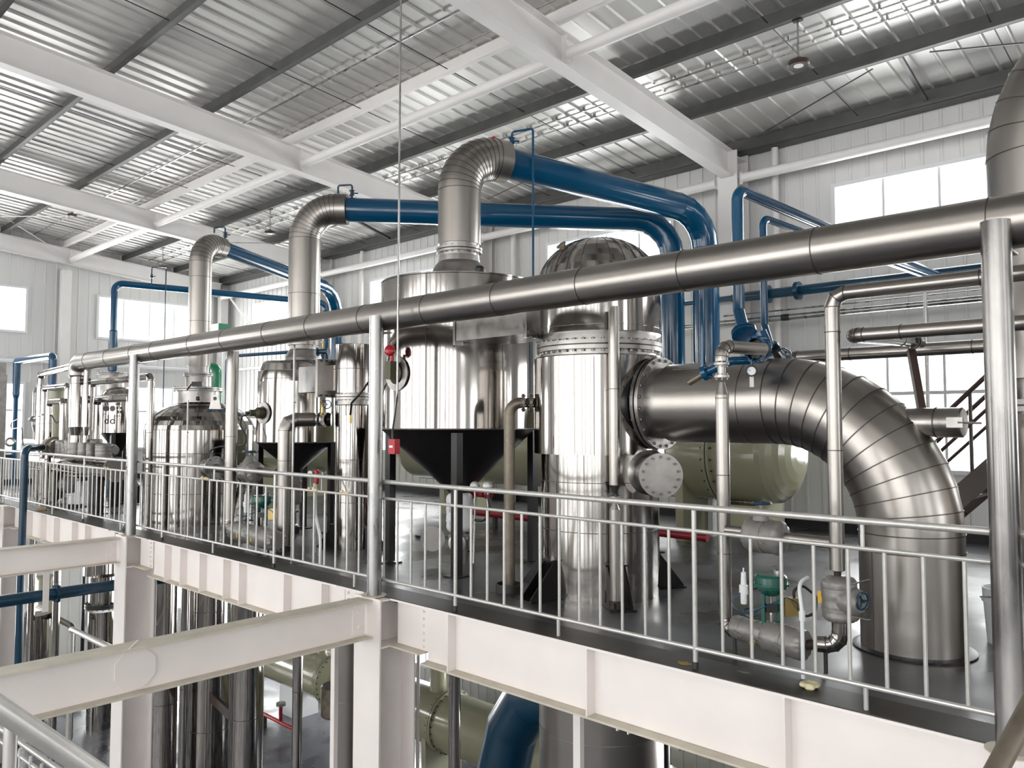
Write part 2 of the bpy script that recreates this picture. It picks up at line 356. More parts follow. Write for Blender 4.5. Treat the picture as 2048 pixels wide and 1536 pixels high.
# ------------------------------------------------------------------ roof steel
COLX = [-17.9, -11.88, -5.98, 0.0, 6.0]
names = {-17.9: 'farthest', -11.88: 'middle', -5.98: 'nearest'}
def isec(mb, p0, p1, w, d, tf=.014, tw=.012, up=(0, 0, 1), m=0, mtop=None):
    """I-section between two points (top-of-steel line), w flange width, d depth"""
    p0, p1 = Vector(p0), Vector(p1); u = Vector(up); a = (p1-p0).normalized(); nrm = (u-a*u.dot(a)).normalized()
    mb.bar(p0-nrm*tf/2, p1-nrm*tf/2, w, tf, m, up); mb.bar(p0-nrm*(d-tf/2), p1-nrm*(d-tf/2), w, tf, m if mtop is None else mtop, up)
    mb.bar(p0-nrm*d/2, p1-nrm*d/2, tw, d-2*tf, m, up)
RD = .43
for i, X in enumerate([-23.45]+COLX):
    lab = ['white roof rafter running down against the far left wall', 'white I-beam roof rafter farthest left, above the domed tank', 'white I-beam roof rafter crossing the upper left of the ceiling', 'nearest white I-beam rafter, running down to the column behind the blue pipes', None, None][i]
    if i > 3: continue
    t = thing('roof_rafter', (X, 11.4, zr(11.4)), lab, 'roof beam', 'white roof rafters')
    mb = MB(); isec(mb, (X, 11.62, zr(11.62, RD)), (X, -10.9, zr(-10.9, RD)), .2, RD); mb.build('beam', 'grey', t)
    for Y in (7.28, .0):
        mb = MB(); mb.box((X+.04, Y, zr(Y, RD/2)), (.09, .012, RD-.04)); mb.box((X-.04, Y, zr(Y, RD/2)), (.09, .012, RD-.04)); mb.build('stiffener_plate', 'grey', t)
    mb = MB()
    for q in (-1, 1): mb.box((X+q*.10, 7.33, zr(7.3, .2)), (.012, .14, .18)); mb.cyl((X+q*.10, 7.28, zr(7.3, .14)), (X+q*.13, 7.28, zr(7.3, .14)), .014, 6)
    mb.build('cleat', 'grey', t)
for i, X in enumerate(COLX[:3]):
    t = thing('wall_column', (X, 11.72, 0), ['white steel column on the back wall behind the domed tank, farthest', 'white steel column on the back wall behind the chimney of the middle separator', 'white steel column on the back wall behind the tall blue pipes, nearest'][i], 'column', 'columns on the back wall')
    mb = MB(); z1 = zr(11.6, RD)
    mb.box((X, 11.50, z1/2), (.34, .016, z1)); mb.box((X, 11.88, z1/2), (.34, .016, z1)); mb.box((X, 11.69, z1/2), (.014, .37, z1)); mb.build('post', 'grey', t)
    mb = MB(); mb.box((X, 11.69, z1-.1), (.3, .36, .014)); mb.box((X, 11.69, z1-RD), (.3, .36, .014)); mb.build('stiffener_plate', 'grey', t)
for (x_, y_, l) in ((-23.52, 7.2, 'white column on the left wall between its two windows'), (-23.45, 11.7, 'white column in the far corner of the hall')):
    MB().box((x_, y_, 2.9), (.22, .24, 5.8)).build('wall_column', 'grey', label=l, cat='column')
MB().tube([at(462, 598, Y=11.5), at(503, 652, Y=11.3)], .03, 8).build('corner_brace', 'grey', label='thin pale diagonal brace in the far corner', cat='brace')
# purlins
PY = [11.66, 10.2, 8.7, 7.12, 5.66, 4.16, 2.66, 1.16, -.34, -1.84, -3.34]
pl = ['along the eaves above the back wall', 'second from the eaves, above the blue pipe elbows', 'third from the eaves, carrying the ring lamp', 'beside the white tie tubes in the middle of the roof', 'fifth from the eaves', 'sixth from the eaves, crossing the upper left corner', 'seventh from the eaves', 'eighth from the eaves']
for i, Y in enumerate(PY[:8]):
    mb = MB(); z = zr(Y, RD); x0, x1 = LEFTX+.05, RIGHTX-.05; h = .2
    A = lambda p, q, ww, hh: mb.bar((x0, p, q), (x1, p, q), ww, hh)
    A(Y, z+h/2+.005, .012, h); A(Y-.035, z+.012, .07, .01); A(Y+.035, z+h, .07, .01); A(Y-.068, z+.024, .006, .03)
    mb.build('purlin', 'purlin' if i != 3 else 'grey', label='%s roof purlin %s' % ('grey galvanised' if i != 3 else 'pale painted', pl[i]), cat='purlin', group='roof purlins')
# white round tie tubes between rafters, with end plates
BX = [-23.45]+COLX
for Y, z, r, nm, posn in ((7.28, zr(7.28, .15), .075, 'roof_tie_tube', 'under the ceiling'), (11.56, 5.535, .075, 'wall_tie_tube', 'along the back wall')):
    for i in range(4):
        a, b = BX[i], BX[i+1]; g = .07 if nm[0] == 'r' else .18
        t = thing(nm, ((a+b)/2, Y, z-r), 'white round steel tube %s in the %s bay' % (posn, ('farthest', 'third', 'second', 'nearest')[i]), 'steel tube', nm.replace('_', ' ')+'s')
        mb = MB(); mb.cyl((a+g+.05, Y, z), (b-g-.05, Y, z), r, 24); mb.build('tube', 'grey', t)
        for x in (a+g+.025, b-g-.025): MB().box((x, Y, z), (.05, .02, .2)).build('end_plate', 'grey', t)
# sag rods and wind bracing
mb = MB()
for X in [x for a in BX[:-1] for x in (a+2.0, a+4.0)]:
    mb.tube([(X, 11.66, zr(11.66, RD+.1)), (X, 1.2, zr(1.2, RD+.1))], .007, 8)
mb.build('sag_rods', 'dark', label='thin dark sag rods running between the roof purlins', cat='rod', kind='stuff')
def rod(p0, p1, r, m, lab, nm='bracing_rod', grp='thin roof bracing rods'): return MB().tube([p0, p1], r, 8).build(nm, m, label=lab, cat='rod', group=grp)
zt = lambda Y: zr(Y, .38)
rod(at(1515, 272, Y=11.6), at(1745, 138, Y=10.25), .009, 'dark', 'thin dark bracing rod rising right from the eaves near the nearest column')
rod(at(1860, 104, Y=9.9), at(2046, 86, Y=9.3), .009, 'dark', 'thin dark bracing rod in the upper right corner of the roof')
rod(at(975, 398, Y=11.3), at(1050, 363, Y=10.2), .009, 'dark', 'thin dark bracing rod below the nearest blue vapour pipe')
rod(at(2, 430, X=-22), at(118, 503, X=-23.3), .012, 'grey', 'thick pale bracing rod at the far left end of the ceiling')
rod(at(2, 433, X=-21.5), at(235, 431, X=-17.9), .010, 'grey', 'pale horizontal bracing rod left of the farthest rafter')
rod(at(370, 485, X=-18.3), at(700, 487, Y=11.0), .008, 'zinc', 'long thin pale rod behind the domed tank chimney')
for (a, b, Y, l) in (((1800, 122), (1852, 186), 11.2, 'near the nearest column, upper right'), ((710, 438), (780, 466), 11.0, 'left of the steel hanger cable')):
    p, q = at(*b, Y=11.62), at(*a, Y=10.25); p.z = min(p.z, zr(11.6, RD)+.1); q.z = zr(q.y, RD)+.05; p.z = zr(p.y, RD)+.05
    MB().bar(p, q, .05, .05).build('knee_brace', 'dark', label='short dark angle brace between purlin and eaves %s' % l, cat='brace', group='dark knee braces')
# conduits under the roof
for k, (Y, off, r) in enumerate(((9.35, .62, .012), (9.62, .62, .012), (6.35, .60, .016), (6.9, .60, .009))):
    mb = MB(); a, b = -23.4, 9.5; mb.tube([(a, Y, zr(Y, off)), (b, Y, zr(Y, off))], r, 10)
    if k < 2:
        x = a+.5
        while x < 0: mb.box((x, Y, zr(Y, off+.02)), (.02, .05, .06)); x += .54
    mb.build('roof_conduit', 'zinc', label='thin galvanised conduit under the roof sheet, %s' % ('nearer the eaves of the lamp circuit pair' if k == 1 else 'farther from the eaves of the lamp circuit pair' if k == 0 else 'between the two purlins left of the tie tube' if k == 2 else 'smallest, close beside the painted purlin'), cat='conduit', group='roof conduits')
# pendant lamps
def pendant(px, py0, py1, Y, lab, ring=True, s=1.0):
    p1 = at(px, py1, Y=Y); p0 = Vector((p1.x, p1.y, zr(Y, RD)+.03))
    t = thing('pendant_lamp', p1, lab, 'ceiling lamp', 'pendant bay lamps')
    MB().tube([p0, p1+V(0, 0, .06*s)], .011, 8).build('rod', 'zinc', t)
    MB().box(p0+V(0, 0, -.01), (.11, .06, .06)).build('mounting_box', 'dark', t)
    MB().lathe([(.02*s, .08*s), (.05*s, .055*s), (.115*s, .03*s), (.125*s, -.01*s), (.11*s, -.025*s), (.06*s, -.02*s)], p1, seg=28).build('shade', 'stair', t)
    MB().lathe([(.055*s, -.016*s), (.055*s, -.026*s)], p1, seg=24).build('diffuser', 'face', t)
pendant(1597, 42, 128, 8.7, 'round dark ring pendant lamp hanging near the top right of the ceiling', s=1.0)
pendant(540, 418, 466, 8.7, 'small dark pendant lamp hanging left of the middle vapour elbow')
pendant(325, 486, 534, 8.7, 'small pendant lamp hanging above the left blue overhead pipe', s=.9)
pendant(144, 424, 431, 5.66, 'small orange-brown lamp close under the ceiling at the far left', s=.8)
# ------------------------------------------------------------------ platform steel
def column(X, Y, z0, z1, lab, wd=.39, dp=.42):
    t = thing('platform_column', (X, Y, z0), lab, 'column', 'platform columns'); mb = MB(); h = z1-z0; zc = (z0+z1)/2
    mb.box((X, Y-dp/2+.008, zc), (wd, .016, h)); mb.box((X, Y+dp/2-.008, zc), (wd, .016, h)); mb.box((X, Y, zc), (.012, dp-.032, h)); mb.build('post', 'white', t)
    for q in (-1, 1): 
        for z in (-.43, -.01): MB().box((X+q*wd/4, Y, z-.006), (wd/2-.01, dp-.04, .014)).build('stiffener_plate', 'white', t)
    return t
CY = 4.64
c1 = column(-5.98, CY, -5, -.001, 'white H-section column under the platform edge, nearest, left of centre')
c2 = column(-11.83, CY, -5, -.001, 'white H-section column under the platform edge, middle, left part')
c3 = column(-17.9, CY, -5, -.001, 'white H-section column under the platform edge at the left margin')
def edge_beam(x0, x1, lab, stiff):
    t = thing('edge_beam', ((x0+x1)/2, CY, -.52), lab, 'steel beam', 'platform edge beams')
    yb = CY
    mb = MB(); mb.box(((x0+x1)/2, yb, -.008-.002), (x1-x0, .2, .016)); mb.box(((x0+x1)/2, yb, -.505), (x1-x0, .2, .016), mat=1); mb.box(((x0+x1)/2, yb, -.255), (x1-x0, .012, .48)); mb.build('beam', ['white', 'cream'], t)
    for x in stiff: MB().box((x, yb-.052, -.255), (.012, .09, .484)).build('stiffener', 'white', t)
    return t
def stub(X, q, lab):
    x0, x1 = X+q*.2, X+q*.63
    t = thing('beam_stub', ((x0+x1)/2, CY, -.45), lab, 'steel beam', 'beam stubs at the columns')
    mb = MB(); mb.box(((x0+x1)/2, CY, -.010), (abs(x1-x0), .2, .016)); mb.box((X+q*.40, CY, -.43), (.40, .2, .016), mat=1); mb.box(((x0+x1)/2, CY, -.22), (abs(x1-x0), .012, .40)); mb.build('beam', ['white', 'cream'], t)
    for k in range(6):
        b = MB().cyl((x1-q*.06, CY-.028, -.075-.062*k), (x1-q*.06, CY-.004, -.075-.062*k), .013, 8); b.build('bolt', 'white', t)
edge_beam(-5.35, 5.6, 'long cream-white edge beam of the platform at lower right', (-5.0, -3.52, -2.05, -.98, .5))
edge_beam(-11.16, -6.62, 'cream-white edge beam of the platform between the two near columns', (-10.62, -10.15, -9.6, -8.98, -8.6, -7.62, -6.9))
edge_beam(-17.1, -12.6, 'cream-white edge beam of the platform at far left', (-16.6, -15.8, -15.1, -14.2, -13.6))
stub(-5.98, 1, 'short bolted beam stub right of the nearest platform column')
stub(-5.98, -1, 'short bolted beam stub left of the nearest platform column')
stub(-11.83, 1, 'short bolted beam stub right of the middle platform column')
stub(-11.83, -1, 'short bolted beam stub left of the middle platform column')
stub(-17.9, 1, 'short bolted beam stub at the left margin column')
def cross_beam(X, z1, z0, lab, patch=False):
    t = thing('cross_beam', (X, 0, z0), lab, 'steel beam', 'cross beams to the gallery'); ye = CY-.235; y0 = -2.6
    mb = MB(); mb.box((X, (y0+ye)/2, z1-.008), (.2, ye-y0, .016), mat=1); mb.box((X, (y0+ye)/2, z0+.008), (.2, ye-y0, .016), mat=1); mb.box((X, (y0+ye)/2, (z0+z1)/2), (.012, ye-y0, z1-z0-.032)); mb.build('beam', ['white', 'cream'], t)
    mb = MB(); mb.box((X+.012, ye-.075, (z0+z1)/2), (.012, .13, z1-z0-.07)); mb.build('end_plate', 'white', t)
    for k in (-.07, .07): MB().lathe([(.02, 0), (.02, .006), (.014, .006), (.014, .022)], (X+.018, ye-.075, (z0+z1)/2+k), (1, 0, 0), 12).build('bolt', 'white', t)
    if patch:
        pt = [(X+.006, 2.36+.155*math.sin(PI/4*(k+.5)), (z0+z1)/2+.155*math.cos(PI/4*(k+.5))) for k in range(8)]
        MB().poly(pt, (.016, 0, 0)).build('octagonal_patch_plate', 'white', t)
        MB().bar((X-.1, 2.42, z1+.001), (X+.1, 2.28, z1+.001), .012, .004).build('weld_seam', 'white', t)
cross_beam(-5.98, -.012, -.36, 'big white I-beam crossing the lower left, with an octagonal weld patch', True)
cross_beam(-11.9, -.03, -.39, 'white I-beam at the far left, bolted to the middle column')
cross_beam(-17.9, -.03, -.39, 'white I-beam bolted to the column at the left margin')
# ------------------------------------------------------------------ railing
RY = 4.605
rl = thing('platform_railing', (-8, RY, 0), 'long silver-painted tube railing along the platform edge', 'railing')
MB().tube([(-19.6, RY, 1.05), (2.5, RY, 1.05)], .021, 16).build('top_rail', 'rail', rl)
MB().tube([(-19.6, RY, .895), (2.5, RY, .895)], .0135, 12).build('mid_rail', 'rail', rl)
MB().tube([(-19.6, RY, .135), (2.5, RY, .135)], .015, 12).build('bottom_rail', 'rail', rl)
full = [-19.6, -16.92, -13.88, -10.85, -7.93, -4.97, -2.67, -.3, 2.5]; half = [-18.4, -15.4, -12.31, -9.37, -6.42, -3.83, -1.6, 1.0]
for i, x in enumerate(full):
    p = MB().cyl((x, RY, 0), (x, RY, 1.03), .0165, 14).build('post', 'rail', rl); MB().cyl((x, RY, 0), (x, RY, .05), .019, 12).build('post_foot', 'dark', p)
for x in half:
    MB().cyl((x, RY, .905), (x, RY, 1.03), .012, 10).build('short_post', 'rail', rl); p = MB().cyl((x, RY, 0), (x, RY, .125), .0135, 10).build('short_post', 'rail', rl)
bars = []
for a, b in zip(full[:-1], full[1:]):
    k = round((b-a)/.194); bars += [a+(b-a)*j/k for j in range(1, k)]
bars = sorted([b for b in bars if b < -.05], key=lambda q: -q)
src = None; rest = MB()
for i, x in enumerate(bars):
    if i < 98:
        if src is None: src = MB().cyl((x, RY, .15), (x, RY, .885), .0112, 10).build('baluster', 'rail', rl); x_src = x
        else: link_copy(src, rl, (x-x_src, 0, 0), (0, 0, 0))
    else: rest.cyl((x, RY, .15), (x, RY, .885), .0112, 8)
if rest.v: rest.build('balusters', 'rail', rl, kind='stuff')
# ------------------------------------------------------------------ overhead duct and its posts
DZ, DY, DR = 2.635, 4.65, .140
dl = thing('overhead_duct', (-7, DY, DZ), 'long brushed stainless duct running overhead along the railing, on posts', 'duct')
a, b = -15.3, 3.0
path = [(-15.42, DY, DZ-.10), (-15.36, DY, DZ-.03), (-15.2, DY, DZ), (b, DY, DZ)]
XE = at(153, 800, Y=DY).x; mb = MB(); mb.tube(fillet([(XE, DY, DZ-.22), (XE, DY, DZ), (b, DY, DZ)], .17, 6), DR, 56); mb.lathe([(.108, -.27), (DR, -.2)], (XE, DY, DZ), (0, 0, 1), 48)
for X in [at(px, 600, Y=DY).x for px in (185, 227, 278, 320, 395, 460, 545, 631, 736, 862, 1003, 1172, 1374, 1640, 1988)]: mb.bead((X, DY, DZ), (1, 0, 0), DR+.001, .006, .0022, 56, 1)
mb.build('duct', ['duct', 'seam'], dl)
def post(X, r, lab, top=0, base=True, m='zinc', bm=None):
    t = thing('duct_post', (X, RY+.02, 0), lab, 'post', 'galvanised duct posts'); zt_ = DZ-DR*.25+top
    MB().lathe([(r, 0), (r, zt_-.012), (r-.006, zt_-.012), (r-.006, zt_-.03)], (X, RY-.09, 0), seg=32).build('post', m, t)
    MB().lathe([(r+.05, -.0), (r+.05, .006), (r, .008)], (X, RY-.09, 0), seg=24).build('foot_plate', 'cream' if base else 'rust', t)
    MB().box((X, RY-.02, DZ-DR-.03), (.14, .14, .012)).build('saddle_plate', 'plate', t)
    return t
post(-5.985, .0675, 'spotted galvanised post under the overhead duct, beside the red call button', .03)
post(-11.70, .07, 'galvanised post under the far end of the duct, left of the domed tank', .0)
post(-.885, .068, 'thick patchy galvanised post under the duct at the right edge', .03, m='patchy')
# small patches of weld damage on the right post
# ------------------------------------------------------------------ separators and heaters
def legs(parent, pts, w, z1, m='black', plate=.2):
    for x, y in pts:
        l = MB().box((x, y, z1/2+.01), (w, w, z1-.02)).build('leg', m, parent); MB().box((x, y, .008), (plate, plate, .016)).build('foot_plate', m, l)
def hoist_loop(parent, c, r, th, ax, m='plate'):
    MB().torus(c, ax, r, th, 20, 8).build('lifting_lug', m, parent)
def gores(mb, prof, o, n, mi=1, seg_w=.004):
    for k in range(n):
        t = 2*PI*k/n; d = Vector((math.cos(t), math.sin(t), 0)); pts = [Vector(o)+d*(r+.002)+V(0, 0, h) for r, h in prof]
        mb.tube(pts, .0028, 5, mi)
def domeprof(r, z0, h, r1=0, n=10): return [(r1+(r-r1)*math.cos(PI/2*k/n), z0+h*math.sin(PI/2*k/n)) for k in range(n+1)]
# nearest separator (V3)
s3 = thing('cone_separator', (-6.7, 6.25, 0), 'largest stainless separator drum with black cone, left of the big heat exchanger', 'separator tank')
o3 = (-6.7, 6.25, 0)
mb = MB(); mb.lathe([(.895, 1.535, 1), (.905, 1.535, 1), (.905, 1.548), (.905, 3.20), (.912, 3.205), (.912, 3.22), (.87, 3.225), (.40, 3.235)], o3, seg=96, cap0=False)
for t in (-1.15, -.2, .9): mb.tube([Vector(o3)+V(.907*math.cos(t), .907*math.sin(t), z) for z in (1.55, 3.2)], .003, 5, 1)
mb.bead(Vector(o3)+V(0, 0, 2.62), (0, 0, 1), .906, .006, .002, 96, 1); mb.build('shell', ['steel', 'seam'], s3)
MB().lathe([(.88, 1.545), (.89, 1.53), (.13, .82), (.10, .78)], o3, seg=72).build('cone', 'black', s3)
legs(s3, [(-6.07, 5.64), (-6.07, 6.84), (-7.24, 5.68), (-7.24, 6.84)], .088, 1.5)
nk = MB().lathe([(.40, 3.235), (.39, 3.25), (.285, 3.44), (.245, 3.49), (.235, 3.56)], o3, seg=56).build('neck', 'plate', s3)
flange(s3, (o3[0], o3[1], 3.625), (0, 0, 1), .27, .03, 20, .011)
MB().lathe([(.235, 3.55), (.235, 3.72)], o3, seg=48).build('collar', 'plate', s3)
MB().lathe([(.05, 3.18), (.055, 3.30), (.04, 3.33)], (-6.10, 6.0, .0), seg=20).build('vent_cap', 'rubber', s3)
def manhole(parent, c, ax, R, with_body=True):
    ax = Vector(ax).normalized(); c = Vector(c)
    p = MB().lathe([(R*.62, -.02), (R*.62, .012), (R, .008), (R, -.01)], c, ax, 40).build('manhole_rim', 'plate', parent)
    MB().lathe([(R*.6, -.01), (R*.6, .006)], c, ax, 36).build('manhole_opening', 'black', p)
    return p
# duct box between separator and exchanger
def radial(o, px, py, r):
    """point on a vertical cylinder of radius r about o seen at a pixel, and its outward normal"""
    d = at(px, py, Y=50)-V(0, 0, EYE); ox, oy = o[0], o[1]; A = d.x**2+d.y**2; B = -(d.x*ox+d.y*oy); Cc = ox*ox+oy*oy-r*r
    q = max(B*B-A*Cc, 0); t = (-B-math.sqrt(q))/A; p = V(0, 0, EYE)+d*t; return p, Vector((p.x-ox, p.y-oy, 0)).normalized()
p, nrm = radial(o3, 794, 747, .905)
mh = manhole(s3, p+nrm*.004, nrm, .19)
sg = thing('sight_glass_switch', p, 'olive cast sight glass lamp housing with red cap on the largest separator', 'sight glass')
MB().lathe([(.10, .0), (.105, .02), (.07, .05), (.05, .06)], p+nrm*.01, nrm, 28).build('housing', 'olive', sg)
bc = p+nrm*.09+V(.01, 0, .03); MB().box(bc, (.09, .10, .19), rz=math.atan2(nrm.y, nrm.x)).build('terminal_box', 'olive', sg)
MB().lathe([(.03, 0), (.055, .02), (.062, .05), (.05, .085), (.02, .10)], bc+V(.03, -.03, .20), (-F3.x, -F3.y, .15), 22).build('red_cap', 'red', sg); MB().cyl(bc+V(.02, 0, .09), bc+V(.03, -.01, .18), .022, 12).build('stem', 'red', sg)
# round lagged elbow pipes and blue vapour pipes
def vapour(o, z0, zb, ztop, dirv, r, rb, end, zend, labe, labb, R, nel=11, down=1.35, colr='blue', ext=.16, seg=44, rv=None, Rb=.55):
    d = Vector((dirv[0], dirv[1], 0)).normalized(); o = Vector((o[0], o[1], 0)); top = o+V(0, 0, ztop); e = top+d*(R+ext)
    lagged(None, 'vapour_elbow', [o+V(0, 0, z0), top, e], r, R, nel, 'duct', 48, step=.75, label=labe, cat='pipe elbow', group='stainless vapour elbows')
    q = Vector((end[0], end[1], zend)); t = thing('vapour_pipe', e, labb, 'pipe', 'blue overhead vapour pipes'); rv = rv or rb
    pth = fillet([e-d*.05, q, Vector((end[0], end[1], down))], Rb, 5); MB().tube(pth, rb, seg).build('pipe', colr, t, angle=14)
    mb = MB()
    for i in range(1, 7): 
        a = (pth[min(i+1, len(pth)-1)]-pth[i-1]).normalized(); mb.bead(pth[i], a, rb, .012, .003, seg)
    mb.build('weld_seams', colr, t)
    return e, d
def airloop(base, hgt, run, dv, drop, m, lab, r=.014, drop_r=None):
    """thin vent loop with a hand valve standing on a vapour pipe"""
    base = Vector(base); d = Vector(dv).normalized(); t = thing('vent_loop', base, lab, 'vent pipe', 'thin blue vent loops')
    MB().tube(fillet([base-V(0, 0, .05), base+V(0, 0, hgt), base+V(0, 0, hgt)+d*run, base+V(0, 0, hgt-drop)+d*run], .035, 4), r, 12).build('pipe', m, t)
    v = MB(); v.lathe([(.03, -.045), (.045, -.04), (.045, -.03), (.028, -.028), (.028, .028), (.045, .03), (.045, .04), (.03, .045)], base+V(0, 0, hgt*.42), (0, 0, 1), 16); v.build('valve_body', m, t)
    MB().tube([base+V(0, 0, hgt*.42), base+V(0, 0, hgt*.42)+RT*.09], .01, 8).build('valve_lever', m, t)
    return t
d3 = (-5.54+6.7, 9.95-6.25)
e3, q3 = vapour(o3, 3.70, 4.2, 4.80, d3, .252, .185, (-5.56, 10.0), 4.62, 'nearest stainless vapour elbow, rising from the largest separator', 'nearest thick blue pipe sloping from the largest elbow to the wall side', .46, 12, 1.75, rv=.17)
b3 = at(1018, 275, Y=e3.y+.05); airloop((e3.x+.02, e3.y+.10, e3.z+.2), .20, .28, (1, .35, 0), 2.6, 'blue', 'tall blue vent loop with lever valve at the nearest vapour elbow')
MB().lathe([(.03, 0), (.03, .05), (.02, .07)], e3+V(-.08, -.12, .235), seg=14).build('sensor_cap', 'red', label='red capped sensor on top of the nearest vapour elbow', cat='sensor')
# middle separator (V2)
o2 = (-10.2, 6.25, 0)
s2 = thing('cone_separator', o2, 'middle stainless separator drum with black cone and square blank panel', 'separator tank')
mb = MB(); mb.lathe([(.555, 1.325, 1), (.562, 1.325, 1), (.562, 1.338), (.55, 2.2), (.54, 2.36), (.50, 2.46), (.46, 2.5), (.3, 2.52)], o2, seg=80, cap0=False); mb.bead((o2[0], o2[1], 2.24), (0, 0, 1), .551, .006, .002, 80, 1)
for t in (-1.3, -.4): mb.tube([Vector(o2)+V(.557*math.cos(t), .557*math.sin(t), z) for z in (1.34, 2.2)], .0026, 5, 1)
mb.build('shell', ['steel', 'seam'], s2)
MB().lathe([(.54, 1.335), (.55, 1.32), (.10, .93), (.08, .84)], o2, seg=56).build('cone', 'black', s2)
legs(s2, [(-9.83, 5.88), (-9.83, 6.62), (-10.57, 5.88), (-10.57, 6.62)], .08, 1.32)
MB().lathe([(.27, 2.51), (.265, 2.55), (.21, 2.66), (.19, 2.68), (.19, 2.76)], (-10.03, 6.25, 0), seg=48).build('neck', 'plate', s2)
p, nrm = radial(o2, 527, 826, .556); mh = manhole(s2, p+nrm*.005, nrm, .155)
sg2 = thing('sight_glass_lamp', p, 'olive sight glass lamp with a looping black cable on the middle separator', 'sight glass')
MB().lathe([(.075, 0), (.08, .09), (.045, .13), (.045, .20), (.02, .21), (.02, .26)], p+nrm*.0, (nrm+V(-.2, 0, 0)), 24).build('housing', 'olive', sg2)
cb = [at(502, 828, Y=5.55), at(484, 832, Y=5.5), at(480, 850, Y=5.5), at(492, 872, Y=5.48), at(491, 890, Y=5.48), at(470, 892, Y=5.45), at(440, 893, Y=5.4), at(420, 900, Y=5.35), at(414, 925, Y=5.3), at(412, 950, Y=5.25)]
MB().tube(fillet(cb, .06, 3), .013, 8).build('cable', 'rubber', sg2)
d2 = (-6.2+10.03, 10-6.25)
e2, q2 = vapour((-10.03, 6.25), 2.74, 4.2, 4.76, d2, .227, .175, (-6.11, 10.0), 4.60, 'middle stainless vapour elbow, tall pipe rising from the middle separator', 'middle blue pipe running level behind the nearest elbow pipe', .46, 12, 1.75, rv=.15)
airloop((e2.x-.0, e2.y+.08, e2.z+.17), .22, .22, (-.9, -.6, 0), .12, 'blued', 'small blue vent loop with valve on the middle vapour elbow')
# square blank panel and box duct on middle separator, toward its heater
bx = thing('box_duct', (-9.1, 6.0, 2), 'square stainless box duct with bolted frame between middle separator and its heater', 'box duct')
A, B = at(600, 735, Y=5.78), at(648, 783, Y=5.78)
MB().box(((A.x+B.x)/2, 5.86, (A.z+B.z)/2), (abs(B.x-A.x), .2, abs(A.z-B.z))).build('box', 'zinc', bx)
f = MB().box((B.x+.02, 5.86, (A.z+B.z)/2), (.05, .42, .50)).build('frame', 'plate', bx)
for k in range(5): MB().box((B.x+.055, 5.70+.08*k, (A.z+B.z)/2+.225), (.03, .022, .022)).build('bolt', 'dark', f); MB().box((B.x+.055, 5.70+.08*k, (A.z+B.z)/2-.225), (.03, .022, .022)).build('bolt', 'dark', f)
MB().box((B.x+.12, 5.9, (A.z+B.z)/2), (.16, .22, .33)).build('connector', 'steel', bx)
# heater column beside middle separator (col3)
oc = (-8.434, 6.014, 0)
h2 = thing('heater_column', oc, 'slim stainless heater column with a bolted joint, right of the middle separator', 'heater column')
mb = MB(); mb.lathe([(.236, 0), (.236, 1.83), (.242, 1.83), (.23, 1.84, 1), (.20, 1.84)], oc, seg=56); [mb.bead((oc[0], oc[1], z), (0, 0, 1), .237, .006, .002, 56, 1) for z in (1.14, .6)]; mb.tube([(oc[0]+.05, oc[1]-.235, 0), (oc[0]+.05, oc[1]-.235, 1.83)], .0025, 5, 1); mb.build('lower_shell', ['steel', 'seam'], h2)
flange(h2, (oc[0], oc[1], 1.94), (0, 0, 1), .245, .032, 22, .010)
MB().lathe([(.21, 1.83), (.21, 2.0)], oc, seg=40).build('collar', 'plate', h2)
mb = MB(); mb.lathe([(.20, 1.995), (.242, 1.995), (.242, 2.615), (.236, 2.62), (.1, 2.622)], oc, seg=56); [mb.bead((oc[0], oc[1], z), (0, 0, 1), .243, .006, .002, 56, 1) for z in (2.30,)]; mb.build('upper_shell', ['steel', 'seam'], h2)
def gusset(parent, o, ang, r, h=.34, w=.24, th=.012, gap=.12):
    d = V(math.cos(ang), math.sin(ang), 0); s_ = V(-math.sin(ang), math.cos(ang), 0); o = Vector((o[0], o[1], 0)); mb = MB()
    for q in (-1, 1):
        b = o+d*(r-.01)+s_*(q*gap/2); mb.poly([b, b+d*w, b+d*w+V(0, 0, .03), b+d*.03+V(0, 0, h), b+V(0, 0, h)], s_*th)
    mb.box(o+d*(r+.03)+V(0, 0, h-.008), (.09, gap+.05, .016), rz=ang); mb.box(o+d*(r+w*.45)+V(0, 0, .008), (w*1.1, gap+.08, .016), rz=ang)
    mb.build('gusset_foot', 'black', parent)
gusset(h2, oc, math.radians(200), .236, .30, .26); gusset(h2, oc, math.radians(20), .236, .3, .24)
# domed tank (V1)
o1 = (-12.687, 5.974, 0)
s1 = thing('domed_tank', o1, 'domed stainless tank with lifting lug, left of the middle separator', 'tank')
mb = MB(); mb.lathe([(.85, 0), (.85, 1.50)]+[(r_, z_) for r_, z_ in domeprof(.85, 1.50, .47, 0)][1:9]+[(.33, 1.945)], o1, seg=96)
gores(mb, [(r_, z_) for r_, z_ in domeprof(.85, 1.50, .47, 0)][:9], o1, 24)
for z in (1.50, 1.13, .5): mb.bead((o1[0], o1[1], z), (0, 0, 1), .851, .008, .003, 96, 1)
for t in (-1.9, -1.2, -.5, .2): mb.tube([Vector(o1)+V(.852*math.cos(t), .852*math.sin(t), z) for z in (0, 1.5)], .003, 5, 1)
mb.build('shell', ['steel', 'seam'], s1)
o1t = (-12.79, 5.974, 0)
MB().lathe([(.325, 1.90), (.325, 2.14)], o1t, seg=48).build('manhole_neck', 'plate', s1)
flange(s1, (o1t[0], o1t[1], 2.17), (0, 0, 1), .395, .028, 24, .012)
MB().lathe([(.36, 2.198), (.205, 2.20), (.205, 2.39)], o1t, seg=48, cap0=False).build('neck', 'plate', s1)
flange(s1, (o1t[0], o1t[1], 2.415), (0, 0, 1), .235, .022, 14, .010)
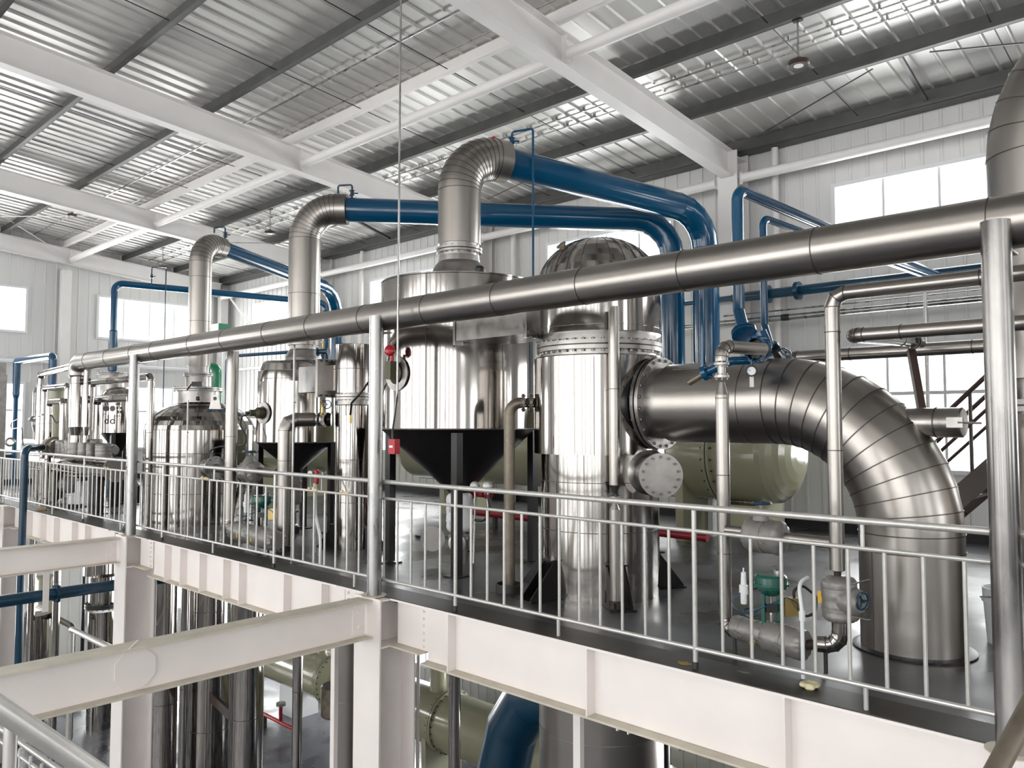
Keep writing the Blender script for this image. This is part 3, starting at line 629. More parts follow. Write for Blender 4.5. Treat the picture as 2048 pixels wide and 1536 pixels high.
MB().lathe([(.165, 2.43), (.165, 2.57)], o1t, seg=40).build('collar', 'plate', s1)
lg = at(430, 797, Y=5.6); MB().poly([lg+RT*a+V(0, 0, b) for a, b in [(.055*math.cos(q), .055*math.sin(q)) for q in [PI*k/10 for k in range(11)]]+[(-.09, -.16), (.09, -.16)]], F3*.018).build('lifting_lug', 'plate', s1)
MB().lathe([(.028, 0), (.028, .004)], lg-F3*.004, F3, 20).build('lug_hole', 'black', s1)
e1, q1 = vapour(o1t, 2.56, 4.2, 4.68, (-1.85, 4.0), .182, .13, (-14.72, 10.0), 4.55, 'farthest stainless vapour elbow, on the domed tank', 'farthest glossy blue pipe sloping behind the middle separator chimney', .36, 10, 1.75, rv=.12, Rb=.6)
airloop((e1.x, e1.y+.06, e1.z+.14), .24, .2, (-.9, -.7, 0), .1, 'blued', 'small blue vent loop with valve on the farthest vapour elbow')
# probe on the dome tank neck
pr = thing('level_probe', at(396, 768, Y=5.55), 'black headed level probe with hanging rod on the domed tank neck', 'probe'); a = at(396, 768, Y=5.55)
MB().box(a, (.16, .09, .07), rz=.75).build('head', 'rubber', pr); MB().tube([a, at(396, 790, Y=5.5)], .008, 8).build('rod', 'zinc', pr); MB().ball(at(396, 797, Y=5.45), .035, 12).build('weight', 'stair', pr)
MB().tube(fillet([a, at(384, 767, Y=5.5), at(374, 780, Y=5.45)], .03, 3), .012, 8).build('cable', 'rubber', pr)
# large heat exchanger (V4)
o4 = (-4.553, 6.10, 0)
s4 = thing('heat_exchanger', o4, 'biggest vertical stainless heat exchanger with domed top and bolted mid joint', 'heat exchanger')
mb = MB(); mb.lathe([(.562, 0), (.562, 1.318), (.60, 1.318, 1), (.628, 1.318), (.628, 2.215), (.622, 2.225, 1), (.55, 2.225)], o4, seg=112)
for z in (1.065, .62): mb.bead((o4[0], o4[1], z), (0, 0, 1), .563, .006, .0025, 112, 1)
for t, z0, z1, r_ in ((-1.0, 1.32, 2.2, .629), (-.62, 1.32, 2.2, .629), (-1.9, 1.32, 2.2, .629), (-1.18, 1.07, 1.32, .563), (-.75, .0, 1.07, .563), (-1.7, .0, 1.07, .563)): mb.tube([Vector(o4)+V(r_*math.cos(t), r_*math.sin(t), z) for z in (z0, z1)], .003, 5, 1)
mb.build('lower_shell', ['steel', 'seam'], s4)
MB().lathe([(.55, 2.2), (.55, 2.5)], o4, seg=72).build('collar', 'plate', s4)
flange(s4, (o4[0], o4[1], 2.318), (0, 0, 1), .602, .042, 40, .017, seg=112)
mb = MB(); dp = domeprof(.592, 2.93, .47); mb.lathe([(.55, 2.44), (.594, 2.44), (.592, 2.93)]+dp[1:], o4, seg=112); gores(mb, dp, o4, 26); mb.bead((o4[0], o4[1], 2.93), (0, 0, 1), .593, .006, .003, 112, 1); mb.bead((o4[0], o4[1], 2.5), (0, 0, 1), .594, .012, .004, 112, 0)
mb.build('upper_shell', ['steel', 'seam'], s4)
a = at(1127, 497, Y=5.72); nn = (a-Vector((o4[0], o4[1], 2.8))).normalized(); MB().lathe([(.035, -.06), (.035, .03), (.05, .03), (.05, .05), (.028, .05), (.028, .02)], a, nn, 24).build('dome_nozzle', 'brown', s4)
for dg in (255, 320, 185, 60): gusset(s4, o4, math.radians(dg), .562, .36, .30, .014, .15)
# box passage between separator and exchanger
bp = thing('box_duct', (-5.6, 6.1, 2.4), 'large rectangular stainless passage joining largest separator and heat exchanger', 'box duct')
A = at(912, 640, Y=5.50); B = at(1050, 673, Y=5.50)
zb_ = at(980, 675, Y=5.5).z; MB().box(((A.x+B.x)/2+.0, 5.80, zb_+.21), (abs(B.x-A.x), .6, .42)).build('box', 'plate', bp)
f = MB().box((B.x+.03, 5.80, zb_+.21), (.05, .68, .50)).build('frame', 'zinc', bp)
for k in range(8): MB().box((B.x+.065, 5.50+.08*k, zb_-.02), (.03, .02, .02)).build('bolt', 'dark', f)
MB().box((B.x+.16, 5.85, zb_+.22), (.24, .5, .40)).build('connector', 'steel', bp)
MB().box((A.x-.02, 5.55, zb_+.19), (.03, .12, .46)).build('collar_plate', 'plate', bp)
# brown overflow pipe with flanges left of exchanger
bpz = 1.80
t = thing('overflow_pipe', (-5.186, 5.505, 0), 'weathered brown bare pipe standing left of the biggest heat exchanger', 'pipe')
pp = fillet([(-5.186, 5.505, .02), (-5.186, 5.505, bpz), (-5.186+RT.x*.14, 5.505+RT.y*.14, bpz)], .115, 7); MB().tube(pp, .0535, 28).build('pipe', 'brown', t)
for k in (0, 1):
    c = Vector((-5.186, 5.505, bpz))+RT*(.135+.075*k); fl = MB().lathe([(.02, -.014), (.088, -.014), (.088, .014), (.02, .014)], c, RT, 32).build('flange', 'brown', t); bolt_ring(fl, c, RT, .072, 8, .009, .05)
MB().cyl(Vector((-5.186, 5.505, bpz))+RT*.14, Vector((-5.186, 5.505, bpz))+RT*.27+V(.03, .05, 0), .045, 20).build('nipple', 'rust', t)
MB().lathe([(.13, 0), (.13, .075), (.118, .075), (.118, .02), (.05, .02)], (-5.186, 5.505, 0), seg=36).build('floor_ring', 'dark', t)
# thin drain standpipe in front of exchanger
t = thing('standpipe', (-3.99, 5.56, 0), 'thin stainless standpipe with a cone joint in front of the biggest heat exchanger', 'pipe'); sx, sy = -3.995, 5.57
mb = MB(); mb.lathe([(.048, 1.07), (.048, 2.62)], (sx, sy, 0), seg=28); mb.bead((sx, sy, 1.9), (0, 0, 1), .049, .006, .002, 28, 1); mb.build('upper_pipe', ['duct', 'seam'], t)
MB().lathe([(.048, 1.07), (.022, 1.0), (.022, .985), (.043, .982), (.043, .972), (.022, .968)], (sx, sy, 0), seg=24).build('reducer', 'dark', t)
fl = MB().lathe([(.022, .975), (.045, .972), (.045, .955), (.022, .95), (.022, .91), (.046, .85)], (sx, sy, 0), seg=24).build('lower_reducer', 'plate', t); bolt_ring(fl, (sx, sy, .965), (0, 0, 1), .034, 4, .006, .05)
MB().lathe([(.048, .07), (.048, .86)], (sx, sy, 0), seg=28).build('lower_pipe', 'duct', t)
MB().lathe([(.056, 0), (.056, .085), (.05, .085)], (sx, sy, 0), seg=24).build('floor_ring', 'rust', t)
# blind flange nozzle on exchanger
c = at(1322, 951, Y=5.66); nn = Vector((.72, -.69, 0)); base = c-nn*.24
t = thing('manway', c, 'round blind-flanged manway with bolted cover low on the biggest heat exchanger', 'manway')
MB().lathe([(.20, -.16), (.17, -.13), (.155, -.10), (.15, .16)], base, nn, 48).build('neck', 'plate', t)
MB().lathe([(.15, 0), (.185, 0), (.185, .03), (.15, .03)], c-nn*.06, nn, 48).build('flange', 'plate', t)
cv = MB().lathe([(.18, -.012, 1), (.18, -.004, 1), (.187, -.004), (.187, .024), (.02, .026)], c-nn*.022, nn, 48).build('cover', ['plate', 'black'], t); bolt_ring(cv, c-nn*.02, nn, .155, 14, .012, .10)
MB().bar(c+nn*.01+V(-.06, -.06, .01), c+nn*.01+V(.07, .07, -.0), .008, .012).build('cover_handle', 'plate', cv)
# ------------------------------------------------------------------ giant elbow
gz = 1.782; gy = 6.09
t = thing('giant_elbow_pipe', (-1.78, gy, 0), 'giant segmented stainless elbow pipe at right, bending down to the floor', 'pipe')
path = [(-3.72, gy, gz), (-2.75, gy, gz), (-1.78, gy, gz), (-1.78, gy, 0)]
fp = fillet([(-3.72, gy, gz), (-1.78, gy, gz), (-1.78, gy, .0)], .96, 12)
mb = MB(); mb.tube(fp, .345, 96)
for i in range(1, len(fp)-1): mb.bead(fp[i], fp[i+1]-fp[i-1], .346, .008, .004, 96, 1)
mb.bead((-2.95, gy, gz), (1, 0, 0), .346, .005, .002, 96, 1); mb.bead((-1.78, gy, .70), (0, 0, 1), .346, .008, .003, 96, 1)
mb.tube([(-1.95, gy-.302, .02), (-1.95, gy-.302, .70)], .003, 5, 1); mb.tube([(-3.6, gy-.2, gz+.282), (-3.35, gy-.2, gz+.282)], .003, 5, 1)
mb.build('lagging', ['duct', 'seam'], t, angle=18)
MB().lathe([(.40, 0), (.40, .012), (.35, .02)], (-1.78, gy, 0), seg=64).build('floor_seal', 'black', t)
t = thing('flange_joint', (-3.86, gy, gz), 'big bolted round flange joint between giant elbow and heat exchanger', 'flange')
MB().lathe([(.318, -.22), (.318, .14)], (-3.84, gy, gz), (1, 0, 0), 72).build('collar', 'plate', t)
flange(t, (-3.87, gy, gz), (1, 0, 0), .415, .04, 24, .015, m='plate', seg=88, inner=.31, gap=.008)
MB().lathe([(.40, -.06), (.36, -.03), (.345, .04), (.325, .05)], (-4.02, gy, gz), (1, 0, 0), 64).build('lagging_edge', 'black', t)
# stub nozzle with clamp on the giant elbow
a = at(1838, 845, Y=6.09); b = at(1925, 848, Y=6.05)
t = thing('branch_nozzle', a, 'short capped branch with toggle clamp on the outer bend of the giant elbow', 'nozzle')
ax = V(1, -.05, 0); mb = MB(); mb.lathe([(.105, -.25), (.105, .28), (.095, .29), (.02, .292)], a, ax, 40); mb.bead(a+ax*.12, ax, .106, .008, .003, 40, 1); mb.build('branch', ['duct', 'seam'], t)
cl = MB().box(a+ax*.26+V(0, -.11, .0), (.10, .03, .07)).build('toggle_clamp', 'plate', t); MB().tube([a+ax*.28+V(0, -.12, 0), a+ax*.42+V(0, -.10, -.005)], .008, 8).build('clamp_pin', 'plate', cl)
# ------------------------------------------------------------------ helpers for pipework
def handwheel(parent, c, ax, R, m='blued', name='handwheel'):
    mb = MB(); mb.torus(c, ax, R, R*.13, 24, 8); u, v, a = frame_of(ax); c = Vector(c)
    for k in range(3): d = u*math.cos(2*PI*k/3)+v*math.sin(2*PI*k/3); mb.tube([c, c+d*R], R*.09, 6)
    mb.lathe([(R*.2, -R*.2), (R*.2, R*.2)], c, a, 12); return mb.build(name, m, parent)
def jacket(parent, p0, p1, r, name='insulation_jacket', lump=.04, flat=0, m='cloth', seed=1, neck=.55, straps=2):
    rnd = random.Random(seed); p0, p1 = Vector(p0), Vector(p1); L = (p1-p0).length; u, v, a = frame_of(p1-p0); rings = []; N = 18; S = 40
    ph = [rnd.uniform(0, 6.28) for _ in range(6)]
    for i in range(N+1):
        t = i/N; k = min(1, min(t, 1-t)/.10); k = neck+(1-neck)*math.sin(k*PI/2); rg = []
        for j in range(S):
            q = 2*PI*j/S; e = 1-min(1, min(t, 1-t)/.16)
            w = 1+lump*(.5*math.sin(3*q+ph[0]+4*t)+.35*math.sin(5*q+ph[1]-3*t)) + e*.10*math.sin(13*q+ph[2]) + .02*math.sin(9*t*PI+ph[3])
            rg.append(p0+a*(L*t)+(u*math.cos(q)+v*math.sin(q))*(r*k*w))
        rings.append(rg)
    mb = MB(); mb.ringset(rings, 0); o = mb.build(name, m, parent, angle=60)
    for i in range(straps):
        t = (i+.7)/(straps+.4); c = p0+a*(L*t); s_ = MB(); s_.lathe([(r*.98, -.012), (r*1.045, -.010), (r*1.045, .010), (r*.98, .012)], c, a, 32, 0, False, False)
        s_.bar(c-u*r*1.02-a*.01, c-u*r*1.02+a*.05-V(0, 0, .03), .02, .006); s_.build('strap', m, o)
    return o
def control_valve(c, s, lab, seed=1):
    c = Vector(c); t = thing('control_valve', c, lab, 'valve', 'diaphragm control valves'); d = RT
    for q in (-1, 1): MB().bar(c+d*(q*.062*s), c+d*(q*.062*s)+V(0, 0, .26*s), .03*s, .022*s).build('yoke_leg', 'dgreen', t)
    MB().lathe([(.02*s, 0), (.02*s, .1*s), (.012*s, .12*s), (.012*s, .26*s)], c, seg=12).build('stem', 'plate', t)
    MB().box(c+V(0, 0, .15*s), (.09*s, .05*s, .07*s), rz=.75).build('clamp_block', 'dark', t)
    MB().lathe([(.05*s, .25*s), (.08*s, .27*s), (.125*s, .31*s), (.13*s, .335*s), (.145*s, .335*s), (.145*s, .352*s), (.13*s, .352*s), (.128*s, .40*s), (.11*s, .42*s), (.02*s, .425*s)], c, seg=44).build('actuator', 'dgreen', t)
    MB().lathe([(.035*s, .42*s), (.035*s, .45*s), (.022*s, .455*s), (.022*s, .44*s)], c+d*.06*s, seg=12).build('vent_plug', 'zinc', t)
    p = c+d*.16*s+V(0, 0, .16*s); MB().box(p, (.12*s, .08*s, .14*s), rz=.75).build('positioner', 'brass', t)
    r = c-d*.22*s+V(0, 0, .28*s); MB().lathe([(.022*s, -.10*s), (.026*s, -.09*s), (.026*s, -.02*s), (.036*s, -.02*s), (.036*s, .05*s), (.024*s, .055*s), (.020*s, .15*s), (.006*s, .16*s), (.006*s, .19*s)], r, seg=20).build('air_regulator', 'plastic', t)
    MB().tube([r+V(0, 0, .02), c+d*(-.1*s)+V(0, 0, .3*s)], .006*s, 8).build('bracket', 'dark', t)
    f = -F3; pts = [r+V(0, 0, 0), r-d*.10*s+V(0, 0, -.03*s)+f*.04, r-d*.12*s+V(0, 0, -.11*s)+f*.06, r-d*.03*s+V(0, 0, -.15*s)+f*.08, c+V(0, 0, .20*s)-d*.06*s+f*.1, c+d*.08*s+V(0, 0, .27*s)+f*.1, c+d*.17*s+V(0, 0, .22*s)+f*.09, c+d*.2*s+V(0, 0, .14*s)+f*.05]
    MB().tube(fillet(pts, .06*s, 4), .0045*s, 8).build('air_tube', 'blue', t)
    hose = [p+d*.04*s, p+d*.02*s+V(0, 0, .13*s), p+d*.10*s+V(0, 0, .17*s), p+d*.21*s+V(0, 0, .08*s), p+d*.20*s+V(0, 0, -.05*s), p+d*.11*s+V(0, 0, -.09*s), p+d*.07*s+V(0, 0, -.03*s)]
    MB().tube(fillet(hose, .05*s, 4), .011*s, 10).build('hose', 'rubber', t)
    return t
# ------------------------------------------------------------------ bypass pipework in front of the giant elbow
YB = 5.10
L0 = at(1447, 1000, Y=YB); R0 = at(1672, 1000, Y=5.02); XL, XR = L0.x, R0.x
zt1 = at(1447, 795, Y=YB).z
t = thing('bypass_pipe', (XL, YB, 0), 'slim stainless riser left of the wrapped valves, bolted flange on top', 'pipe')
zbot = at(1455, 1255, Y=YB).z
pA = (XL, YB, zt1); p1 = (XL, YB, zbot); p2 = (XL+.17, YB-.05, zbot-.015)
lagged(t, 'riser', [pA, p1, p2], .047, .075, 3, 'duct', 28, step=.55)
MB().lathe([(.047, zt1-.01), (.047, zt1+.02), (.022, zt1+.11)], (XL, YB, 0), seg=28).build('reducer', 'duct', t)
zf = zt1+.15; 
for k in (0, 1):
    f_ = MB().lathe([(.02, -.008), (.056, -.008), (.056, .008), (.02, .008)], (XL, YB, zf+.09*k), seg=28).build('flange', 'plate', t); bolt_ring(f_, (XL, YB, zf+.09*k), (0, 0, 1), .043, 6, .008, .045)
MB().lathe([(.03, 0), (.03, .08)], (XL, YB, zf), seg=24).build('spool', 'plate', t)
ze = at(1480, 693, Y=5.2).z
el = [(XL, YB, zf+.11), (XL, YB, ze), (XL+.12, YB+.42, ze)]
lagged(t, 'top_elbow', el, .047, .075, 3, 'duct', 28)
# right riser with top run
zr1 = at(1800, 573, Y=5.02).z
t2 = thing('bypass_pipe', (XR, 5.02, 0), 'slim stainless riser in front of the giant elbow, turning right under the duct', 'pipe')
lagged(t2, 'riser', [(XR, 5.02, at(1672, 1140, Y=5.02).z), (XR, 5.02, zr1), (3, 5.02, zr1)], .046, .085, 2, 'duct', 28, step=.75)
MB().lathe([(.022, -.055), (.022, -.01), (.044, .0)], (XR, 5.02, at(1672, 1140, Y=5.02).z), seg=24).build('reducer', 'rust', t2)
zj0, zj1 = at(1680, 1245, Y=5.02).z, at(1672, 1150, Y=5.02).z
j = jacket(t2, (XR+.01, 5.02, zj0), (XR+.01, 5.02, zj1), .105, seed=3, neck=.4, lump=.05)
MB().box((XR-.10, 5.0, (zj0+zj1)/2), (.03, .03, .07)).build('yellow_tag', 'yellow', t2)
jx = MB(); jx.lathe([(.09, 0), (.085, .08), (.05, .11)], (XR+.06, 5.0, (zj0+zj1)/2), (.9, -.35, 0), 24); jx.build('side_jacket', 'cloth', t2)
handwheel(t2, (XR+.17, 4.96, (zj0+zj1)/2+.02), (.9, -.35, 0), .05)
for q in (-.07, .11): MB().bar((XR+.10, 4.93, (zj0+zj1)/2+q), (XR+.24, 4.86, (zj0+zj1)/2+q*1.3+.03), .025, .005).build('strap_end', 'cloth', t2)
zc = at(1665, 1290, Y=5.0).z
lagged(t2, 'lower_elbow', [(XR+.01, 5.02, zj0+.01), (XR+.01, 5.02, zc), (XR-.14, 4.99, zc-.01)], .05, .085, 3, 'steel', 28)
MB().lathe([(.013, 0), (.013, zc-.03)], at(1652, 1345, Z=0), seg=12).build('support_leg', 'dark', t2)
MB().lathe([(.02, zc-.08), (.026, zc-.06), (.02, zc-.02)], at(1652, 1345, Z=0), seg=10).build('drain_cock', 'red', t2)
a_, b_ = at(1466, 1252, Y=5.06), at(1614, 1293, Y=4.98)
t3 = thing('wrapped_valve', (a_+b_)/2, 'pair of grey insulation jackets lying between the two bypass risers, on legs', 'wrapped valve')
m_ = a_.lerp(b_, .44); jacket(t3, a_, m_+(b_-a_)*.04, .078, seed=5, neck=.75); jacket(t3, m_, b_, .098, seed=8, neck=.7, straps=1)
MB().cyl(b_-(b_-a_)*.05, Vector((XR-.13, 4.99, zc-.01)), .03, 20).build('spool', 'rust', t3)
for px, py in ((1470, 1308), (1560, 1300)): q = at(px, py, Z=0); MB().cyl(q, q+V(0, 0, .17), .013, 10).build('support_leg', 'dark', t3)
MB().box(m_+V(-.05, -.07, -.05), (.03, .02, .02)).build('yellow_tag', 'yellow', t3)
c = m_+V(-.09, 0, .13); MB().torus(c, (.3, -.3, 1), .045, .007, 20, 6).build('handwheel', 'blued', t3)
zm = at(1560, 1071, Y=5.06).z
t4 = thing('wrapped_valve', (XL, 5.06, zm), 'grey wrapped valve on the short horizontal pipe between the bypass risers, topmost', 'wrapped valve')
MB().cyl((XL+.03, 5.08, zm), (XL+.22, 5.07, zm), .034, 24).build('left_spool', 'duct', t4); MB().cyl((XL+.42, 5.06, zm-.01), (XR-.03, 5.03, zm-.01), .036, 24).build('right_spool', 'duct', t4)
jacket(t4, (XL+.18, 5.07, zm-.005), (XL+.47, 5.05, zm-.02), .112, seed=11, neck=.5, straps=1)
MB().lathe([(.06, 0), (.05, .05), (.015, .08), (.015, .11)], (XL+.30, 5.06, zm+.09), seg=20).build('bonnet', 'cloth', t4); handwheel(t4, (XL+.30, 5.06, zm+.205), (0, 0, 1), .06)
control_valve(at(1543, 1262, Y=5.02)+V(0, 0, .03), .82, 'dark green diaphragm control valve above the wrapped valves at lower right, with blue air tube', 2)
cd = [at(1597, 1165, Y=4.93), at(1604, 1222, Y=4.9), at(1606, 1342, Y=4.86)]; cd = [cd[0], cd[1], Vector((cd[1].x, cd[1].y, 0.0))]
tt = thing('cable_conduit', cd[2], 'beige flexible conduit rising from the floor to the lower right control valve', 'conduit')
MB().tube(fillet([cd[0]+V(.02, .1, .02), cd[0], cd[1], cd[2]], .08, 5), .0125, 10).build('conduit', 'plastic', tt); MB().lathe([(.018, 0), (.02, .05), (.018, .06)], cd[1]+V(0, 0, -.06), seg=12).build('coupling', 'plastic', tt)
MB().torus(at(1503, 742, Y=5.52), (-F3.x, -F3.y, 0), .001, .001, 6, 4)
# pressure gauge
gc = at(1503, 742, Y=5.52); gn = (V(0, 0, EYE)-gc); gn.z = 0; gn.normalize()
tg = thing('pressure_gauge', gc, 'round white-faced pressure gauge with black rim above the giant elbow', 'gauge')
MB().lathe([(.035, -.03), (.040, -.02), (.043, .012), (.033, .014), (.033, .006)], gc, gn, 36).build('case', 'rubber', tg)
fa = MB(); fa.lathe([(.032, .004), (.032, .0075)], gc, gn, 32); fo = fa.build('dial', 'face', tg)
uu = V(0, 0, 1).cross(gn).normalized(); nb = MB(); nb.bar(gc+gn*.009-uu*.004, gc+gn*.009+(-uu*.024+V(0, 0, .010)), .003, .002, up=gn); nb.build('needle', 'rubber', fo)
tk = MB()
for k in range(11):
    q = math.radians(-135+27*k); dd = uu*math.sin(q)+V(0, 0, 1)*math.cos(q); tk.bar(gc+gn*.008+dd*.025, gc+gn*.008+dd*.031, .002, .001, up=gn)
tk.build('scale_marks', 'blue', fo)
MB().cyl(gc-gn*.01-V(0, 0, -.03), gc-gn*.01+V(0, 0, .085), .009, 10).build('stem', 'blued', tg)
MB().bar(gc-gn*.02-V(0, 0, .03), gc-gn*.02-V(0, 0, .12), .03, .004, up=gn).build('bracket', 'plate', tg)
# other runs at right
zp2 = at(1850, 660, Y=5.05).z
t = thing('process_pipe', (-1.8, 5.05, zp2), 'stainless pipe run at right under the duct, left end turned back', 'pipe')
lagged(t, 'pipe', [(3, 5.05, zp2), (-1.80, 5.05, zp2), (-1.80, 6.25, zp2+.06)], .043, .08, 4, 'duct', 28, step=.9)
e = Vector((-1.80, 6.25, zp2+.06)); 
for k in (0, 1): f_ = MB().lathe([(.01, -.01), (.06, -.01), (.06, .01), (.01, .01)], e+V(0, .03+.05*k, 0), (0, 1, 0), 24).build('flange', 'dark', t); bolt_ring(f_, e+V(0, .03+.05*k, 0), (0, 1, 0), .048, 6, .008, .05)
MB().cyl(e, e+V(0, .3, 0), .03, 18).build('cap_spool', 'brown', t)
MB().bar(at(1822, 700, Y=6.4), at(1843, 818, Y=6.25), .05, .05).build('brown_strut', 'stair', label='brown square strut standing from the giant elbow to the capped pipe end', cat='strut')
zp3 = at(1700, 708, Y=6.7).z
lagged(None, 'process_pipe', [(3, 6.9, zp3+.02), (at(1590, 712, Y=6.7).x, 6.7, zp3), (at(1578, 716, Y=6.65).x, 6.66, zp3-.03)], .052, .05, 3, 'duct', 28, step=.9, label='stainless pipe with rounded end just above the giant elbow', cat='pipe')
# ------------------------------------------------------------------ blue pipework above the giant elbow
def bluepipe(name, pts, r, R, lab, n=6, m='blue', grp=None, seg=24, gorey=False):
    return MB().tube(fillet(pts, R, n), r, seg).build(name, m, label=lab, cat='pipe', group=grp)
YA = 5.85; za = at(1476, 378, Y=YA).z; XA = at(1476, 500, Y=YA).x
t = thing('blue_line', (XA, YA, za), 'taller blue pipe bending back over the wall side at the nearest column', 'pipe', 'blue lines above the giant elbow')
pe = at(1845, 538, Z=za); zk = at(1477, 622, Y=YA).z; kf = at(1489, 667, Y=5.72)
MB().tube(fillet([kf, (XA, YA, zk), (XA, YA, za), pe+(pe-Vector((XA, YA, za))).normalized()*.6], [.03, .10], 6), .046, 28).build('pipe', 'blue', t)
fl = MB().lathe([(.03, -.022), (.10, -.022), (.10, -.004, 1), (.09, -.004, 1), (.09, .004), (.10, .004), (.10, .022), (.03, .022)], kf, (kf-Vector((XA, YA, zk))), 36).build('flange', ['blue', 'black'], t); bolt_ring(fl, kf, (kf-Vector((XA, YA, zk))), .082, 8, .009, .07, 'blued')
YBp = 6.3; zb = at(1527, 435, Y=YBp).z; XB = at(1527, 520, Y=YBp).x; zkb = at(1526, 652, Y=YBp).z; kb = at(1543, 697, Y=6.15); pe2 = at(1815, 540, Z=zb)
t = thing('blue_line', (XB, YBp, zb), 'shorter thinner blue pipe bending back right of the nearest column', 'pipe', 'blue lines above the giant elbow')
MB().tube(fillet([kb, (XB, YBp, zkb), (XB, YBp, zb), pe2+(pe2-Vector((XB, YBp, zb))).normalized()*.6], [.03, .08], 6), .031, 24).build('pipe', 'blue', t)
fl = MB().lathe([(.02, -.018), (.068, -.018), (.068, .018), (.02, .018)], kb, (kb-Vector((XB, YBp, zkb))), 28).build('flange', 'blued', t); bolt_ring(fl, kb, (kb-Vector((XB, YBp, zkb))), .055, 6, .008, .06, 'blued')
MB().tube([kb, kb+V(.10, -.06, -.11), kb+V(.16, -.04, -.13)], .03, 16).build('valve_body', 'black', t)
handwheel(t, kb+V(.13, -.02, -.04), (.6, -.3, .6), .045, 'blued')
MB().ball(at(1541, 688, Y=6.1), .028, 12).build('elbow_knob', 'blue', t)
# big blue flange tee receiving the stainless elbow
fc = at(1515, 699, Y=5.58); fax = Vector((.27, .96, 0))
t = thing('blue_tee_valve', fc, 'blue flanged tee joining the stainless bypass elbow above the giant elbow', 'valve')
fl = MB().lathe([(.085, -.03), (.105, -.03), (.105, -.004, 1), (.095, -.004, 1), (.095, .004), (.105, .004), (.105, .03), (.02, .03)], fc, fax, 40, cap0=False).build('flange', ['blue', 'black'], t); bolt_ring(fl, fc, fax, .094, 8, .009, .08, 'blued')
MB().lathe([(.078, -.03), (.078, .0), (.02, .0)], fc, fax, 32, cap0=False).build('throat', 'black', t)
MB().tube(fillet([fc+fax*.02, fc+fax*.11+V(0, 0, .0), fc+fax*.11+V(-.05, -.03, .14)], .05, 4), .055, 20).build('tee_body', 'blue', t)
g0, g1, g2 = at(1502, 716, Y=5.62), at(1462, 722, Y=5.5), at(1412, 745, Y=5.5)
MB().tube(fillet([fc+fax*.05+V(-.02, 0, -.03), g0+V(.0, 0, -.02), g1, g2], .05, 3), .034, 20).build('side_pipe', 'blue', t)
fl = MB().lathe([(.02, -.02), (.062, -.02), (.062, .02), (.02, .02)], g2, (g2-g1), 28).build('end_flange', 'blue', t); bolt_ring(fl, g2, g2-g1, .05, 6, .007, .055, 'blued')
MB().cyl(g2, g2+(g2-g1).normalized()*.16+V(0, 0, -.02), .026, 18).build('nipple', 'brown', t)
pv = at(1406, 735, Y=5.6); MB().tube([pv, Vector((pv.x, pv.y, at(1406, 560, Y=5.6).z))], .022, 18).build('vertical_pipe', 'blue', t)
# wall runs
zw = at(1500, 600, Y=11.7).z; 
t = thing('wall_pipe', (-5, 11.3, zw), 'dark blue flanged pipe running along the back wall between the windows', 'pipe')
MB().tube([(-9.5, 11.3, zw-.01), (at(1462, 603, Y=11.3).x, 11.3, zw-.01), (at(1470, 603, Y=11.3).x, 11.3, zw-.01), (RIGHTX-.2, 11.3, zw-.01)], [.05, .05, .075, .075], 18).build('pipe', 'blued', t)
for px in (1536, 1596):
    c = Vector((at(px, 600, Y=11.3).x, 11.3, zw-.01)); f_ = MB().lathe([(.07, -.03), (.135, -.03), (.135, .03), (.07, .03)], c, (1, 0, 0), 24).build('flange', 'blued', t)
zw2 = at(1500, 646, Y=11.6).z
def rclamp(t, x, y, z): MB().lathe([(.05, -.04), (.05, .04)], (x, y, z), (1, 0, 0), 16).build('clamp', 'dark', t)
t = thing('wall_pipe', (-8, 11.35, zw2), 'pale galvanised pipe running the whole length of the back wall', 'pipe'); MB().cyl((LEFTX+.15, 11.35, zw2), (RIGHTX-.2, 11.35, zw2), .045, 14).build('pipe', 'zinc', t)
MB().cyl((-6, 11.35, zw2+.115), (RIGHTX-.2, 11.35, zw2+.115), .012, 10).build('small_line', 'zinc', t)
for px in (1569, 1575): rclamp(t, at(px, 645, Y=11.35).x, 11.35, zw2)
t = thing('wall_pipe', (LEFTX+.3, 7, 3.25), 'white pipe with a red valve running along the left wall', 'pipe'); MB().cyl((LEFTX+.22, -2, 3.25), (LEFTX+.22, 11.3, 3.25), .045, 14).build('pipe', 'frame', t)
for y in (6.9, 6.98): MB().lathe([(.06, -.025), (.06, .025)], (LEFTX+.22, y, 3.25), (0, 1, 0), 14).build('clamp', 'blued', t)
MB().ball((LEFTX+.27, 6.28, 3.26), .08, 10).build('valve', 'red', t)
q = at(1853, 700, Y=9.5); MB().cyl((q.x, 9.5, 0), (q.x, 9.5, at(1853, 585, Y=9.5).z), .02, 12).build('vertical_conduit', 'zinc', label='thin galvanised upright pipe standing before the right window', cat='pipe')
for px, l in ((1552, 'right of the shorter blue line'), (724, 'between the middle elbow and the largest separator'), (1026, 'right of the nearest chimney')):
    q = at(px, 480, Y=11.85); 
    MB().cyl((q.x, 11.86, 0), (q.x, 11.86, 6.0), .055, 14).build('downpipe', 'grey', label='pale round downpipe on the back wall %s' % l, cat='pipe', group='downpipes')
